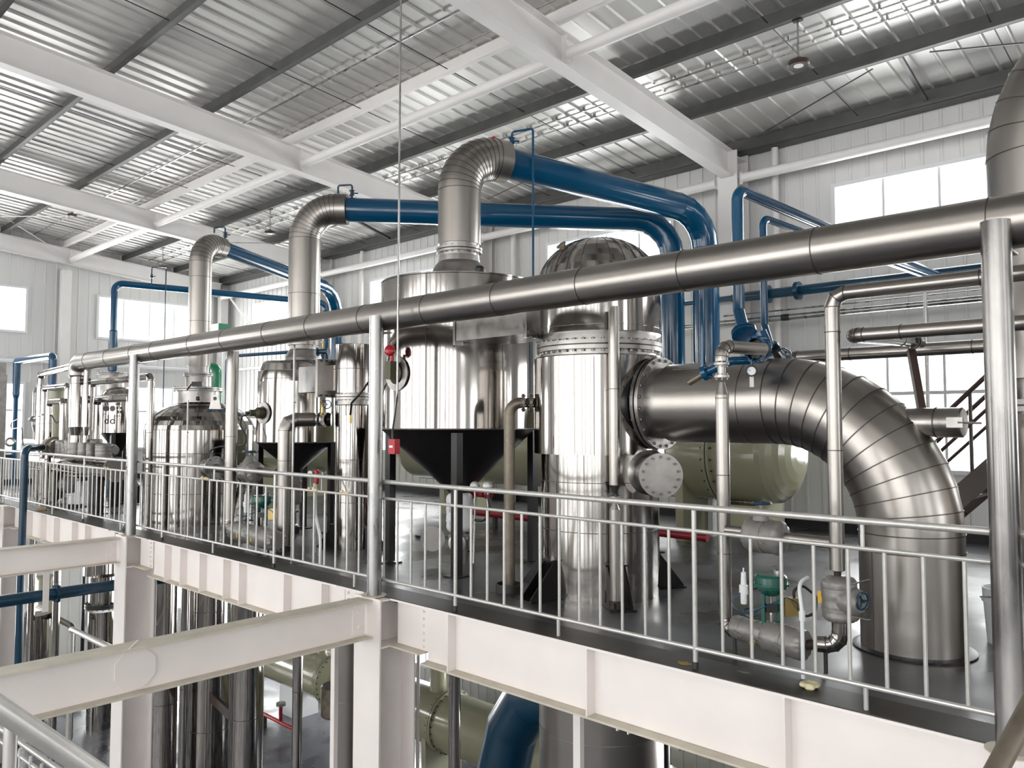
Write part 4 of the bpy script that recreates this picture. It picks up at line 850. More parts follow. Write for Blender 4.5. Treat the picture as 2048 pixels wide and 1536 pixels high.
# ------------------------------------------------------------------ khaki condensers on the platform
def khaki_tank(x0, x1, y, z, r, lab, fl=(), dome=(.3, .3), zs=0, box=None, name='condenser_tank'):
    t = thing(name, ((x0+x1)/2, y, z-r), lab, 'tank', 'khaki tanks')
    prof = [(r*math.sin(PI/2*k/8), dome[0]*(1-math.cos(PI/2*k/8))) for k in range(1, 9)] + [(r*math.cos(PI/2*k/8), (x1-x0)-dome[1]+dome[1]*math.sin(PI/2*k/8)) for k in range(0, 8)]
    MB().lathe(prof, (x0, y, z), (1, 0, 0), 64).build('shell', 'khaki', t, angle=50)
    for fx in fl:
        f_ = MB().lathe([(r*.95, -.045), (r+.055, -.045), (r+.055, -.006, 1), (r+.03, -.006, 1), (r+.03, .006), (r+.055, .006), (r+.055, .045), (r*.95, .045)], (fx, y, z), (1, 0, 0), 64).build('flange', ['khaki', 'black'], t)
        bolt_ring(f_, (fx, y, z), (1, 0, 0), r+.03, 28, .014, .16, 'dark')
    return t
def saddle(t, x, y, z, r, z0, m='khaki', th=.12, wy=None):
    wy = wy or r*.85; pts = [(x, y-wy, z0), (x, y+wy, z0), (x, y+wy*1.05, z-.2), (x, y-wy*1.05, z-.2)]
    MB().poly([(a, b, c) for a, b, c in pts], (th, 0, 0)).build('saddle', m, t)
kt = khaki_tank(-12.0, -4.22, 10.0, 1.2, .66, 'long khaki horizontal tank behind the biggest heat exchanger', fl=(at(1425, 950, Y=9.5).x,), dome=(.32, .34))
saddle(kt, at(1362, 1050, Y=9.4).x-.1, 10, 1.2, .66, 0); saddle(kt, -10.6, 10, 1.2, .66, 0); 
MB().box((at(1405, 1040, Y=10.3).x, 10.35, .36), (.55, .5, .72)).build('plinth_box', 'plastic', kt)
MB().box((at(1500, 1040, Y=10.0).x, 10.0, .38), (.5, .9, .3)).build('drain_box', 'khaki', kt)
kt2 = khaki_tank(-18.6, -14.2, 10.0, 1.2, .62, 'khaki horizontal tank glimpsed behind the middle separator', fl=(), dome=(.3, .32)); saddle(kt2, -15.2, 10, 1.2, .6, 0); saddle(kt2, -17.8, 10, 1.2, .6, 0)
# red floor pipe
zq = .22; t = thing('fire_pipe', (-6, 8.6, 0), 'dark red pipe with flange running along the floor behind the separators', 'pipe')
MB().cyl((-9.0, 8.6, zq), (-4.8, 8.6, zq), .055, 18).build('pipe', 'dred', t)
for x in (-8.4, -7.0, -5.6): MB().box((x, 8.6, (zq-.05)/2), (.06, .06, zq-.05)).build('support', 'dark', t)
c = at(948, 984, Y=6.4); tv = thing('red_valve', c, 'small dark red valve body under the cone of the largest separator', 'valve')
MB().lathe([(.07, -.05), (.09, -.04), (.09, 0), (.05, .01), (.05, .16)], c, (.95, .1, -.05), 20).build('body', 'dred', tv); MB().lathe([(.07, -.02), (.07, .02)], c+V(.22, .02, 0), (.95, .1, 0), 18).build('flange', 'dred', tv)
MB().cyl(c+V(-.16, -.05, 0), c, .05, 16).build('nipple', 'plastic', tv)
# fittings under the largest cone
t = thing('cone_outlet', (-6.66, 6.25, 0), 'wrapped outlet valve hanging under the cone of the largest separator', 'valve')
jacket(t, (-6.63, 6.2, .80), (-6.62, 6.2, .36), .15, seed=21, neck=.7, m='plastic'); MB().lathe([(.09, 0), (.09, .30), (.06, .36)], (-6.62, 6.2, 0), seg=24).build('lower_pipe', 'plate', t)
f_ = MB().lathe([(.06, -.02), (.13, -.02), (.13, .02), (.06, .02)], (-6.62, 6.2, .30), seg=24).build('flange', 'plate', t); bolt_ring(f_, (-6.62, 6.2, .3), (0, 0, 1), .11, 8, .01, .07)
MB().lathe([(.10, 0), (.10, .02), (.05, .03), (.05, .16)], (-6.50, 6.05, .26), (.5, -.8, 0), 24).build('side_nozzle', 'plate', t); MB().lathe([(.14, -.01), (.14, .01)], (-6.84, 5.98, .28), (.75, -.65, 0), 24).build('blind_disc', 'plate', t)
for px, py, y, lab in ((950, 972, 5.8, 'left'), (976, 972, 5.75, 'right')):
    c = at(px, py, Y=y); g_ = thing('transmitter', c, 'small silver round transmitter head under the largest cone, the %s one of two' % lab, 'instrument', 'transmitters under the cone'); MB().lathe([(.04, -.03), (.05, -.02), (.05, .03), (.03, .04)], c, (.6, -.75, .1), 20).build('head', 'zinc', g_); MB().cyl(c-V(0, 0, .04), c-V(0, 0, .30), .011, 8).build('tube', 'zinc', g_); MB().lathe([(.018, 0), (.018, .05)], c-V(0, 0, .18), seg=8).build('fitting', 'zinc', g_)
MB().tube(fillet([at(976, 990, Y=5.72), at(980, 1020, Y=5.68), at(968, 1043, Y=5.66), at(950, 1040, Y=5.66)], .08, 5), .014, 8).build('flexible_hose', 'rubber', label='black flexible hose loop under the largest cone', cat='hose')
q = at(946, 1135, Z=0); MB().tube([at(950, 1000, Y=5.7), at(947, 1125, Y=5.62), q+V(0, 0, .01)], .009, 8).build('impulse_tube', 'zinc', label='thin silver tube running from the cone fittings down to the floor', cat='pipe')
# call point on the post, hanging conduit
cxp = at(788, 893, Y=4.52); t = thing('call_point', cxp, 'red call button box on the spotted post under the duct', 'alarm box'); MB().box(cxp, (.095, .06, .135)).build('box', 'red', t); MB().box(cxp+V(0, -.034, 0), (.05, .006, .02)).build('label_plate', 'plastic', t)
h0 = at(801, 130, Y=4.42); hz = Vector((h0.x, 4.42, zr(4.42, RD))); 
t = thing('hanging_conduit', cxp, 'thin grey conduit hanging from the roof past the duct to the red call box', 'conduit')
pz = at(795, 745, Y=4.42); pts = [hz, Vector((pz.x, 4.42, pz.z)), Vector(pz)+V(.0, .0, -.2), at(791, 820, Y=4.45), at(785, 860, Y=4.5), Vector((cxp.x-.02, 4.52, cxp.z+.06))]
MB().tube(fillet([pts[0], pts[2], pts[3], pts[4], pts[5]], .12, 5), .0095, 10).build('conduit', 'zinc', t)
# ------------------------------------------------------------------ fittings before the middle separator
YC = 5.30
q = at(567, 1070, Y=YC); X5 = q.x; z5 = at(600, 839, Y=YC).z
t = thing('lagged_pipe', (X5, YC, 0), 'stainless lagged pipe before the middle separator, elbowed right into the slim heater', 'pipe')
lagged(t, 'pipe', [(X5, YC, .03), (X5, YC, z5), (-8.78, YC+.35, z5)], .088, .14, 2, 'duct', 32, step=1.1)
MB().lathe([(.10, 0), (.10, .06), (.085, .07)], (X5, YC, 0), seg=28).build('floor_ring', 'dark', t)
MB().lathe([(.088, 0), (.045, .07), (.045, .13)], (-8.80, YC+.345, z5), (1, .2, 0), 24).build('reducer', 'duct', t)
for k in (0, 1): f_ = MB().lathe([(.02, -.013), (.095, -.013), (.095, .013), (.02, .013)], Vector((-8.66, YC+.37+.02*k, z5))+V(.055*k, 0, 0), (1, .25, 0), 28).build('flange', 'plate', t); bolt_ring(f_, Vector((-8.66+.055*k, YC+.37+.02*k, z5)), (1, .25, 0), .078, 8, .009, .05)
MB().lathe([(.10, 0), (.08, .05)], (-8.64, YC+.45, z5), (.6, .7, 0), 20).build('nozzle', 'black', t)
bv = at(645, 822, Y=5.45); t = thing('brass_valve', bv, 'small brass valve with dark handwheel on top of the elbowed pipe', 'valve'); MB().lathe([(.03, -.05), (.018, -.02), (.018, .05), (.026, .08), (.018, .10), (.03, .14)], bv, seg=14).build('body', 'brass', t); handwheel(t, at(654, 809, Y=5.38), (.6, -.75, .1), .05, 'blued')
X6 = at(463, 850, Y=5.15).x; zb6 = at(463, 1062, Y=5.15).z
t = thing('lagged_pipe', (X6, 5.15, 0), 'stainless drop pipe from the duct down to the wrapped pipework left of centre', 'pipe')
lagged(t, 'pipe', [(X6, 5.15, DZ-.06), (X6, 5.15, max(zb6, .2)), (X6+.28, 5.12, max(zb6, .2)-.01)], .079, .13, 4, 'duct', 30, step=1.15)
a_, b_ = Vector((X6+.16, 5.12, max(zb6, .2)-.01)), at(556, 1083, Y=5.02)
t = thing('wrapped_valve', a_, 'row of grey insulation jackets at floor level left of centre, behind the railing', 'wrapped valve'); jacket(t, a_, a_.lerp(b_, .5), .12, seed=31, neck=.8); jacket(t, a_.lerp(b_, .45), b_, .125, seed=32, neck=.8, straps=1)
for k in (.3, .62): MB().box(a_.lerp(b_, k)+V(0, -.12, -.02), (.03, .012, .05)).build('orange_mark', 'yellow', t)
handwheel(t, a_.lerp(b_, .35)+V(0, 0, .17), (0, 0, 1), .06)
for k in (.15, .8): q = a_.lerp(b_, k); MB().cyl((q.x, q.y, 0), (q.x, q.y, q.z), .015, 8).build('support_leg', 'dark', t)
a_, b_ = at(432, 945, Y=5.3), at(556, 937, Y=5.3); b_.z = a_.z = (a_.z+b_.z)/2
t = thing('wrapped_valve', a_, 'cone-shaped grey wrapped valve with blue handwheel before the domed tank', 'wrapped valve'); MB().cyl(a_, b_, .062, 24).build('pipe', 'duct', t); m_ = at(500, 942, Y=5.26); m_.z = a_.z
jacket(t, m_-V(.16, 0, 0), m_+V(.20, 0, 0), .13, seed=33, neck=.8); MB().lathe([(.16, -.03), (.14, .06), (.05, .20), (.02, .22), (.02, .26)], m_, seg=24).build('bonnet_jacket', 'cloth', t); handwheel(t, m_+V(0, 0, .26), (0, 0, 1), .095)
f_ = MB().lathe([(.05, -.02), (.17, -.02), (.17, .02), (.05, .02)], a_-V(.02, 0, 0), (1, 0, 0), 28).build('flange', 'zinc', t); bolt_ring(f_, a_-V(.02, 0, 0), (1, 0, 0), .145, 10, .012, .07)
MB().cyl(a_-V(.25, 0, 0), a_-V(.02, 0, 0), .13, 24).build('nozzle', 'zinc', t)
p0, p1 = at(487, 965, Y=5.35), at(480, 1050, Y=5.2); t = thing('taped_pipe', p1, 'pale taped lagged drop pipe below the cone-shaped wrapped valve', 'pipe'); mb = MB(); mb.cyl(p0, p1, .085, 24)
for k in range(1, 6): mb.bead(p0.lerp(p1, k/6), (p1-p0)+V(.06, 0, .02), .087, .005, .002, 24, 1)
mb.build('pipe', ['plate', 'seam'], t)
control_valve(at(523, 1052, Y=5.25), .95, 'dark green diaphragm control valve left of centre, behind the railing', 4)
t = thing('cone_outlet', (-10.2, 6.2, 0), 'dark wrapped outlet valve under the cone of the middle separator', 'valve'); jacket(t, (-10.2, 6.2, .88), (-10.2, 6.2, .42), .13, seed=41, neck=.7)
MB().lathe([(.09, .0), (.09, .12), (.07, .14), (.07, .30), (.11, .31), (.11, .34), (.06, .35), (.06, .44)], (-10.2, 6.2, 0), seg=24).build('lower_pipe', 'plate', t); MB().lathe([(.12, 0), (.12, .1)], (-10.2, 6.2, 0), seg=24).build('floor_ring', 'dark', t)
c = at(633, 968, Y=5.5); t = thing('red_fitting', (c.x, c.y, 0), 'small red cylinder fitting right of the middle cone outlet', 'fitting'); MB().lathe([(.02, 0), (.03, .02), (.03, .16), (.015, .18)], c, (0, 0, 1), 14).build('cylinder', 'red', t); MB().cyl((c.x, c.y, 0), c, .01, 8).build('stand_tube', 'zinc', t)
for px, py, l in ((622, 946, 'left'), (644, 947, 'right')):
    c = at(px, py, Y=5.6); g_ = thing('transmitter', c, 'small round transmitter head under the middle cone, the %s one of two' % l, 'instrument', 'transmitters under the middle cone'); MB().lathe([(.04, -.03), (.048, 0), (.03, .04)], c, (.6, -.75, 0), 16).build('head', 'zinc', g_); MB().cyl(c-V(0, 0, .04), c-V(0, 0, .25), .011, 8).build('tube', 'zinc', g_)
q = at(640, 1130, Z=0); MB().tube(fillet([at(629, 968, Y=5.45), at(631, 1030, Y=5.1), at(641, 1075, Y=4.95), at(640, 1130, Y=4.93)], .15, 4), .016, 10).build('cable_conduit', 'plastic', label='pale leaning conduit right of the middle cone, ending at the platform edge', cat='conduit')
for px, y0, y1, Y, r, l in ((376, 800, 1046, 4.98, .011, 'in front of the domed tank'), (589, 690, 1090, 4.95, .012, 'in front of the middle separator')):
    a_, b_ = at(px, y0, Y=Y), at(px, y1, Y=Y); t = thing('thin_conduit', (a_.x, Y, 0), 'thin upright conduit with a small clip %s' % l, 'conduit', 'thin upright conduits'); MB().cyl((a_.x, Y, 0), (a_.x, Y, a_.z), r, 10).build('conduit', 'zinc', t); MB().bar((a_.x, Y, at(px, 805+ (60 if px < 400 else 0), Y=Y).z), (a_.x+.07, Y-.02, at(px, 805+(60 if px < 400 else 0), Y=Y).z), .012, .012).build('clip', 'dark', t)
hs = [at(748, 745, Y=5.2), at(740, 760, Y=5.3), at(722, 785, Y=5.45), at(703, 806, Y=5.62), at(701, 830, Y=5.68), at(699, 960, Y=5.7)]
t = thing('instrument_cable', hs[-1], 'black hose and thin cable running down the slim heater column to the railing', 'cable'); MB().tube(fillet(hs[:5], .08, 3), .014, 8).build('hose', 'rubber', t); MB().tube([hs[4], hs[5], at(697, 975, Y=4.75)], .006, 6).build('cable', 'zinc', t); MB().lathe([(.016, 0), (.016, .12)], hs[4]-V(0, 0, .1), seg=10).build('gland', 'brass', t)
# green piping at back
gx = at(432, 760, Y=8.6); t = thing('green_pipe', gx, 'thick green pipe bend standing behind the domed tank neck', 'pipe'); MB().tube(fillet([(gx.x+.02, 8.6, 0), (gx.x+.02, 8.6, at(432, 735, Y=8.6).z), (gx.x-.7, 8.4, at(432, 735, Y=8.6).z)], .14, 6), .115, 24).build('pipe', 'green', t)
q = at(440, 658, Y=9); MB().box((q.x, 9, q.z), (.45, .3, .22)).build('green_box', 'green', label='green box edge showing above the duct left of the middle elbow', cat='box'); 
MB().box((q.x, 9.1, (q.z-.11)/2), (.06, .06, q.z-.11)).build('box_stand', 'frame', label='thin pale stand carrying the green box', cat='stand')
for (p, l) in (([(-12.9, 7.4, 0), (-12.9, 7.4, at(452, 713, Y=7.4).z), (-10.6, 7.9, at(452, 713, Y=7.4).z)], 'small blue pipe between the domed tank and the middle separator'),):
    bluepipe('blue_line', [(at(452, 800, Y=7.4).x, 7.4, 0)]+[(at(452, 800, Y=7.4).x, 7.4, p[1][2]), (at(640, 712, Y=7.9).x, 7.9, p[1][2])], .032, .12, l, grp=None)
# ------------------------------------------------------------------ vessel and upper elbow at the right margin
vx, vy = -.93, 6.36
t = thing('riser_elbow', (vx, vy, 0), 'giant segmented stainless riser at the right edge, bending right above the duct', 'pipe')
lagged(t, 'lagging', [(vx, vy, 1.9), (vx, vy, 4.28), (3.5, vy, 4.28)], .36, .85, 9, 'duct', 72, step=2)
MB().lathe([(.30, 0), (.30, 1.6)], (vx, vy, 0), seg=56).build('lower_shell', 'duct', t); flange(t, (vx, vy, 1.72), (0, 0, 1), .36, .04, 24, .013); MB().lathe([(.27, 1.6), (.27, 1.95)], (vx, vy, 0), seg=48).build('collar', 'plate', t)
# brown stair behind
t = thing('steel_stair', (-1, 9, 0), 'dark brown steel stair with handrails climbing right in front of the back window', 'stair')
s0, s1 = V(-2.75, 9.0, .25), V(.6, 9.0, 3.6)
for y in (8.95, 9.75): MB().bar((s0.x, y, s0.z), (s1.x, y, s1.z), .06, .2).build('stringer', 'stair', t)
for k in range(14): f = (k+.5)/14; q = s0.lerp(s1, f); MB().box((q.x, 9.35, q.z), (.24, .76, .03)).build('tread', 'stair', t)
for y in (8.95, 9.75):
    MB().tube([(s0.x, y, s0.z+.95), (s1.x, y, s1.z+.95)], .024, 10).build('handrail', 'stair', t); MB().tube([(s0.x, y, s0.z+.62), (s1.x, y, s1.z+.62)], .018, 8).build('mid_rail', 'stair', t)
    for k in range(6): q = s0.lerp(s1, (k+.3)/6); MB().cyl((q.x, y, q.z), (q.x, y, q.z+.95), .018, 8).build('baluster', 'stair', t)
# white bucket
q = at(1966, 1287, Z=0); t = thing('bucket', q+V(.12, .12, 0), 'white plastic bucket on the floor behind the thick right post', 'bucket'); o_ = (q.x+.14, q.y+.12, 0)
MB().lathe([(.135, .0), (.155, .30), (.165, .30), (.166, .325), (.158, .325), (.16, .40), (.15, .40), (.145, .33), (.13, .03), (.01, .03)], o_, seg=40).build('body', 'plastic', t); MB().torus((o_[0], o_[1], .31), (0, .25, 1), .172, .004, 28, 6).build('handle', 'zinc', t)
# ------------------------------------------------------------------ left machinery
YH = 4.92
HZ = at(165, 897, Y=YH).z
def riser_loop(px1, py, px2, Y, r, down1, down2, lab, m='steel'):
    a_ = at(px1, py, Y=Y); b_ = at(px2, py, Y=Y); z = a_.z
    t = thing('loop_pipe', (a_.x, Y, 0), lab, 'pipe', 'looped stainless riser pipes')
    lagged(t, 'pipe', [(a_.x, Y, down1), (a_.x, Y, z), (b_.x, Y, z), (b_.x, Y, down2)], r, r*1.1, 1, m, 28, step=.8); return t
riser_loop(89, 776, 136, 5.10, .052, 0, HZ+.1, 'second looped stainless pipe from the left, dropping into the wrapped header')
riser_loop(99, 804, 127, 4.96, .058, 0, HZ+.1, 'lowest looped stainless pipe at the left end of the wrapped header')
q = at(82, 748, Y=5.25); t = thing('loop_pipe', (q.x, 5.25, 0), 'farthest left looped stainless pipe, joining the rounded duct end', 'pipe', 'looped stainless riser pipes')
lagged(t, 'pipe', [(q.x, 5.25, 0), q, (XE-.02, 4.80, q.z)], .064, .075, 1, 'steel', 28, step=.8)
riser_loop(184, 765, 302, 4.98, .055, HZ+.1, 0, 'tall looped stainless pipe rising right of the left duct post')
riser_loop(194, 799, 263, 4.90, .063, HZ+.1, 0, 'looped stainless pipe rising just left of the left duct post')
for px, r, l, yy in ((153, .108, 'widest', DY), (172.5, .055, 'slimmer', 4.72)):
    q = at(px, 820, Y=yy); t = thing('drop_pipe', (q.x, q.y, HZ), '%s stainless drop pipe from the duct end to the wrapped header' % l, 'pipe', 'drop pipes at the duct end')
    mb = MB(); mb.lathe([(r*.7, HZ+.12), (r*.7, HZ+.24), (r, HZ+.38), (r, DZ-(.24 if r > .1 else .1))], (q.x, q.y, 0), seg=36); mb.bead((q.x, q.y, DZ-.36), (0, 0, 1), r, .006, .003, 32, 1); mb.build('pipe', ['steel', 'seam'], t)
# wrapped header
hx0, hx1 = at(100, 897, Y=YH).x, at(224, 903, Y=YH).x
t = thing('wrapped_header', ((hx0+hx1)/2, YH, HZ), 'long grey-jacketed pipe header with upright branches at far left', 'pipe header')
jacket(t, (hx0+.45, YH+.05, HZ), (hx1, YH+.05, HZ), .11, seed=51, neck=.6, straps=0)
MB().lathe([(.04, 0), (.17, 0), (.17, .08), (.15, .09), (.15, .22), (.19, .23), (.19, .28), (.15, .29), (.15, .50)], (hx0, YH, HZ), (1, 0, 0), 36).build('end_valve', 'brown', t)
for i, (px, ty, rr, dy) in enumerate(((121, 880, .085, -.02), (131, 883, .08, -.05), (140, 879, .09, -.02), (152.5, 861, .125, -.08), (169, 870, .10, -.05), (182, 886, .07, -.12), (190, 878, .115, -.04), (209, 888, .13, -.08))):
    q = at(px, ty, Y=YH+dy); jacket(t, (q.x, YH+dy, HZ-.17), (q.x, YH+dy, q.z), rr, 'branch_jacket', seed=60+i, neck=.85, straps=0, lump=.04)
# horizontal vessel below the header on dark legs
vx0, vx1 = at(88, 935, Y=5.5).x, at(214, 940, Y=5.1).x; vz = at(214, 940, Y=5.1).z
t = thing('flash_tank', ((vx0+vx1)/2, 5.25, 0), 'horizontal stainless vessel with a flat round end plate on black legs, far left', 'tank')
mb = MB(); mb.lathe([(.05, 0), (.17, .05), (.19, .12), (.19, vx1-vx0-.02)], (vx0, 5.25, vz), (1, 0, 0), 48); [mb.bead((vx0+.8*k, 5.25, vz), (1, 0, 0), .191, .01, .004, 48, 1) for k in (1, 2, 3)]; mb.build('shell', ['steel', 'seam'], t)
MB().lathe([(.10, -.02), (.215, -.02), (.22, 0), (.215, .012), (.02, .014)], (vx1, 5.25, vz), (1, 0, 0), 48).build('end_plate', 'cloth', t)
for px in (113, 187, 197): q = at(px, 1025, Y=5.2); l_ = MB().box((q.x, 5.2, (vz-.15)/2), (.13, .13, vz-.15)).build('leg', 'black', t); MB().box((q.x, 5.2, .008), (.24, .24, .016)).build('foot_plate', 'black', l_)
# pump set beneath
c = at(134, 968, Y=5.35); t = thing('pump', (c.x, 5.35, 0), 'grey-wrapped round pump body on the floor under the flash tank', 'pump')
jacket(t, c+V(-.22, 0, 0), c+V(.25, 0, 0), .17, seed=71, neck=.7); MB().lathe([(.06, 0), (.06, c.z-.15)], (c.x-.1, 5.35, 0), seg=20).build('stand_pipe', 'plastic', t); c2 = at(128, 1005, Y=5.25); jacket(t, c2+V(-.1, 0, 0), c2+V(.2, 0, 0), .10, 'lower_jacket', seed=72)
MB().lathe([(.10, 0), (.10, .22), (.12, .23), (.12, .26)], (c.x+.55, 5.3, 0), seg=24).build('motor', 'plastic', t); MB().box((c.x+.1, 5.35, .03), (1.2, .4, .06)).build('base_frame', 'dark', t)
for px, py, l in ((155, 975, 'left'), (168, 975, 'right')): q = at(px, py, Y=5.3); MB().cyl((q.x, 5.32, 0.06), (q.x, 5.32, q.z+.12), .035, 14).build('outlet_pipe', 'plastic', t)
t = thing('support_gusset', at(230, 1000, Y=6.6), 'black triangular support frame on the floor left of the duct post', 'support'); q = at(232, 1005, Y=6.2); MB().poly([(q.x-.5, 6.2, 0), (q.x+.3, 6.2, 0), (q.x+.3, 6.2, .32), (q.x+.1, 6.2, .42)], (0, .05, 0)).build('plate', 'black', t); MB().poly([(q.x-.5, 6.5, 0), (q.x+.3, 6.5, 0), (q.x+.3, 6.5, .32), (q.x+.1, 6.5, .42)], (0, .05, 0)).build('plate', 'black', t)
# white lagged drum behind with black cone and black painted characters
o0 = (-16.24, 6.0, 0); r0 = .32
t = thing('marked_tank', o0, 'shiny stainless drum with black painted marks and a black cone, far left', 'tank')
mb = MB(); dp = domeprof(r0, 2.12, .20); mb.lathe([(r0, 1.42), (r0, 2.12)]+dp[1:], o0, seg=64); gores(mb, dp, o0, 14); mb.bead((o0[0], o0[1], 2.12), (0, 0, 1), r0, .008, .003, 64, 1); mb.build('shell', ['steel', 'seam'], t)
MB().lathe([(r0-.02, 1.42), (r0, 1.40), (.07, 1.05), (.06, .88), (.06, .0)], o0, seg=48).build('cone', 'black', t)
flange(t, (-16.60, 6.0, 2.60), (0, 0, 1), .29, .025, 22, .010); MB().lathe([(.24, 2.1), (.24, 2.58)], (-16.60, 6.0, 0), seg=40).build('neck', 'plate', t)
legs(t, [(-16.0, 5.8), (-16.0, 6.2), (-16.48, 6.2)], .08, 1.42)
def on_shell(px, py): p, n_ = radial(o0, px, py, r0); return p+n_*.004, n_
def blob(px, py, w_, h_, m='black'):
    p, n_ = on_shell(px, py); u_ = V(0, 0, 1).cross(n_).normalized(); return p, u_, n_
for px, py, w_, h_ in ((212, 817, .07, .055), (225, 817, .05, .055), (236, 808, .05, .012), (235, 816, .02, .02), (242, 816, .02, .02), (236, 824, .018, .03), (242, 824, .018, .03), (208, 828, .035, .008), (236, 832, .045, .006)):
    p, u_, n_ = blob(px, py, w_, h_); MB().poly([p+u_*(w_*math.cos(a_))+V(0, 0, h_*math.sin(a_)) for a_ in [2*PI*k/14 for k in range(14)]], n_*.003).build('painted_mark', 'black', t)
for px in (213, 225):
    p, u_, n_ = blob(px, 843, 0, 0); mk = MB(); mk.torus(p, n_, .038, .010, 20, 6); mk.bar(p+u_*.038-V(0, 0, .045), p+u_*.038+V(0, 0, .13), .018, .006, up=n_); mk.build('painted_letter', 'black', t)
# blue supply pipe in front of the railing
q0 = at(104, 893, Y=5.2); q1 = at(50, 897, Y=4.32); q2 = at(37, 1092, Y=4.32)
t = thing('supply_pipe', (q1.x, 4.32, -2), 'dark blue pipe from the wrapped header bending down in front of the far railing', 'pipe')
MB().tube(fillet([(hx0+.02, YH, HZ), (q1.x, 4.32, q1.z), (q1.x, 4.32, -5)], .14, 7), .062, 22).build('pipe', 'blued', t)
# thin blue pipes at far left
c0, c1_ = at(34, 722, X=-22.2), at(107, 708, Y=8.6)
z_ = c0.z; x_ = c0.x; y_ = c0.y; e_ = at(106, 712, Z=z_)
t = thing('blue_line', (x_, y_, 0), 'slim blue pipe looping beside the far left window, wider at its top', 'pipe'); MB().tube([(x_, y_, 0.1), (x_, y_, 2.2), (x_, y_, 2.3)], [.055, .055, .08], 16).build('lower_pipe', 'blue', t)
MB().tube(fillet([(x_, y_, 2.3), (x_, y_, z_), e_, (e_.x, e_.y, z_-.8)], .08, 4), .085, 18).build('upper_pipe', 'blue', t); MB().cyl((x_, y_-1.2, .1+.7), (x_, y_, .8), .055, 14).build('branch', 'blued', t)
MB().torus((x_+.02, y_-.1, 1.15), (1, -.3, 0), .09, .03, 18, 8).build('silver_valve', 'zinc', t)
# left overhead blue pipe
za = at(232, 565, Y=6.6).z; q = at(228, 620, Y=6.6); k1 = at(690, 612, Z=za); k0 = at(600, 600, Z=za)
t = thing('overhead_blue_pipe', (q.x, 6.6, 0), 'left blue overhead pipe rising beside the far window and crossing to the corner', 'pipe')
d_ = (at(575, 594, Z=za)-Vector((q.x, 6.6, za))); e_ = at(652, 606, Z=za); MB().tube(fillet([(q.x, 6.6, 0), (q.x, 6.6, za), e_, (e_.x, e_.y, 1.7)], .18, 6), .074, 26).build('pipe', 'blue', t)
MB().lathe([(.074, 0), (.092, .03), (.092, .9), (.074, .93)], (q.x, 6.6, at(228, 690, Y=6.6).z-.6), seg=24).build('sleeve', 'blue', t)
l_ = Vector((q.x, 6.6, za))+d_.normalized()*.75; airloop((l_.x, l_.y, l_.z+.07), .36, .30, (d_.x, d_.y, 0), 3.2, 'blued', 'thin blue vent loop with valve on the left overhead blue pipe', .013)
# khaki upright tank and white pipework behind
t = thing('upright_khaki_tank', (-20.3, 6.1, 0), 'upright khaki tank behind the looped pipes at far left', 'tank'); c = at(113, 820, Y=6.1)
MB().lathe([(.24, .5), (.26, .55), (.26, 2.42), (.20, 2.5), (.02, 2.52)], (c.x, 6.1, 0), seg=40).build('shell', 'khaki', t); MB().lathe([(.20, 0), (.20, .5)], (c.x, 6.1, 0), seg=32).build('skirt_base', 'khaki', t)
f_ = MB().lathe([(.25, 2.40), (.31, 2.40), (.31, 2.45), (.25, 2.45)], (c.x, 6.1, 0), seg=40).build('flange', 'khaki', t); bolt_ring(f_, (c.x, 6.1, 2.425), (0, 0, 1), .285, 18, .012, .11, 'dark')
c = at(71, 810, Y=5.9); t = thing('capped_pipe', (c.x, 5.9, 0), 'pale capped lagged pipe left of the looped pipes', 'pipe'); MB().lathe([(.03, at(71, 855, Y=5.9).z-.1), (.065, at(71, 850, Y=5.9).z), (.065, at(71, 785, Y=5.9).z), (.04, at(71, 775, Y=5.9).z)], (c.x, 5.9, 0), seg=24).build('body', 'zinc', t); MB().cyl((c.x, 5.9, 0), (c.x, 5.9, at(71, 850, Y=5.9).z-.1), .03, 14).build('stand', 'zinc', t)
c = at(66, 838, Y=5.6); t = thing('gland_lamp', c, 'small grey pear-shaped lamp with black cables on the far left pipe', 'lamp'); MB().lathe([(.015, -.20), (.05, -.10), (.045, 0), (.07, .01), (.07, .05)], c+V(-.05, 0, 0), (.9, .1, .05), 20).build('housing', 'cloth', t)
MB().tube(fillet([c+V(.02, 0, .0), at(86, 828, Y=4.98), at(104, 831, Y=4.98), at(112, 846, Y=4.98), at(122, 841, Y=5.0)], .08, 4), .014, 8).build('right_cable', 'rubber', t); MB().tube(fillet([at(36, 838, Y=5.5), at(22, 845, Y=5.5), at(22, 858, Y=5.5), at(44, 855, Y=5.5), at(46, 890, Y=5.5)], .1, 4), .012, 8).build('left_cable', 'rubber', t)
c = at(60, 884, Y=5.9); MB().tube(fillet([(c.x-.5, 5.9, 0), (c.x-.5, 5.9, c.z), (c.x+1.3, 5.9, c.z)], .12, 5), .07, 20).build('white_pipe', 'plastic', label='white pipe bend behind the dark blue supply pipe', cat='pipe')
# grey cabinet column at left margin
q = at(4, 985, Y=4.95); t = thing('grey_cabinet', (q.x, 5.0, 0), 'grey metal cabinet column cut by the left edge of the photo', 'cabinet'); MB().box((at(13, 800, Y=5.2).x-.22, 5.05, 1.36), (.44, .3, 2.72)).build('body', 'plate', t); MB().box((at(11, 800, Y=5.19).x-.22, 5.05, 2.86), (.42, .28, .28)).build('top_box', 'plate', t)
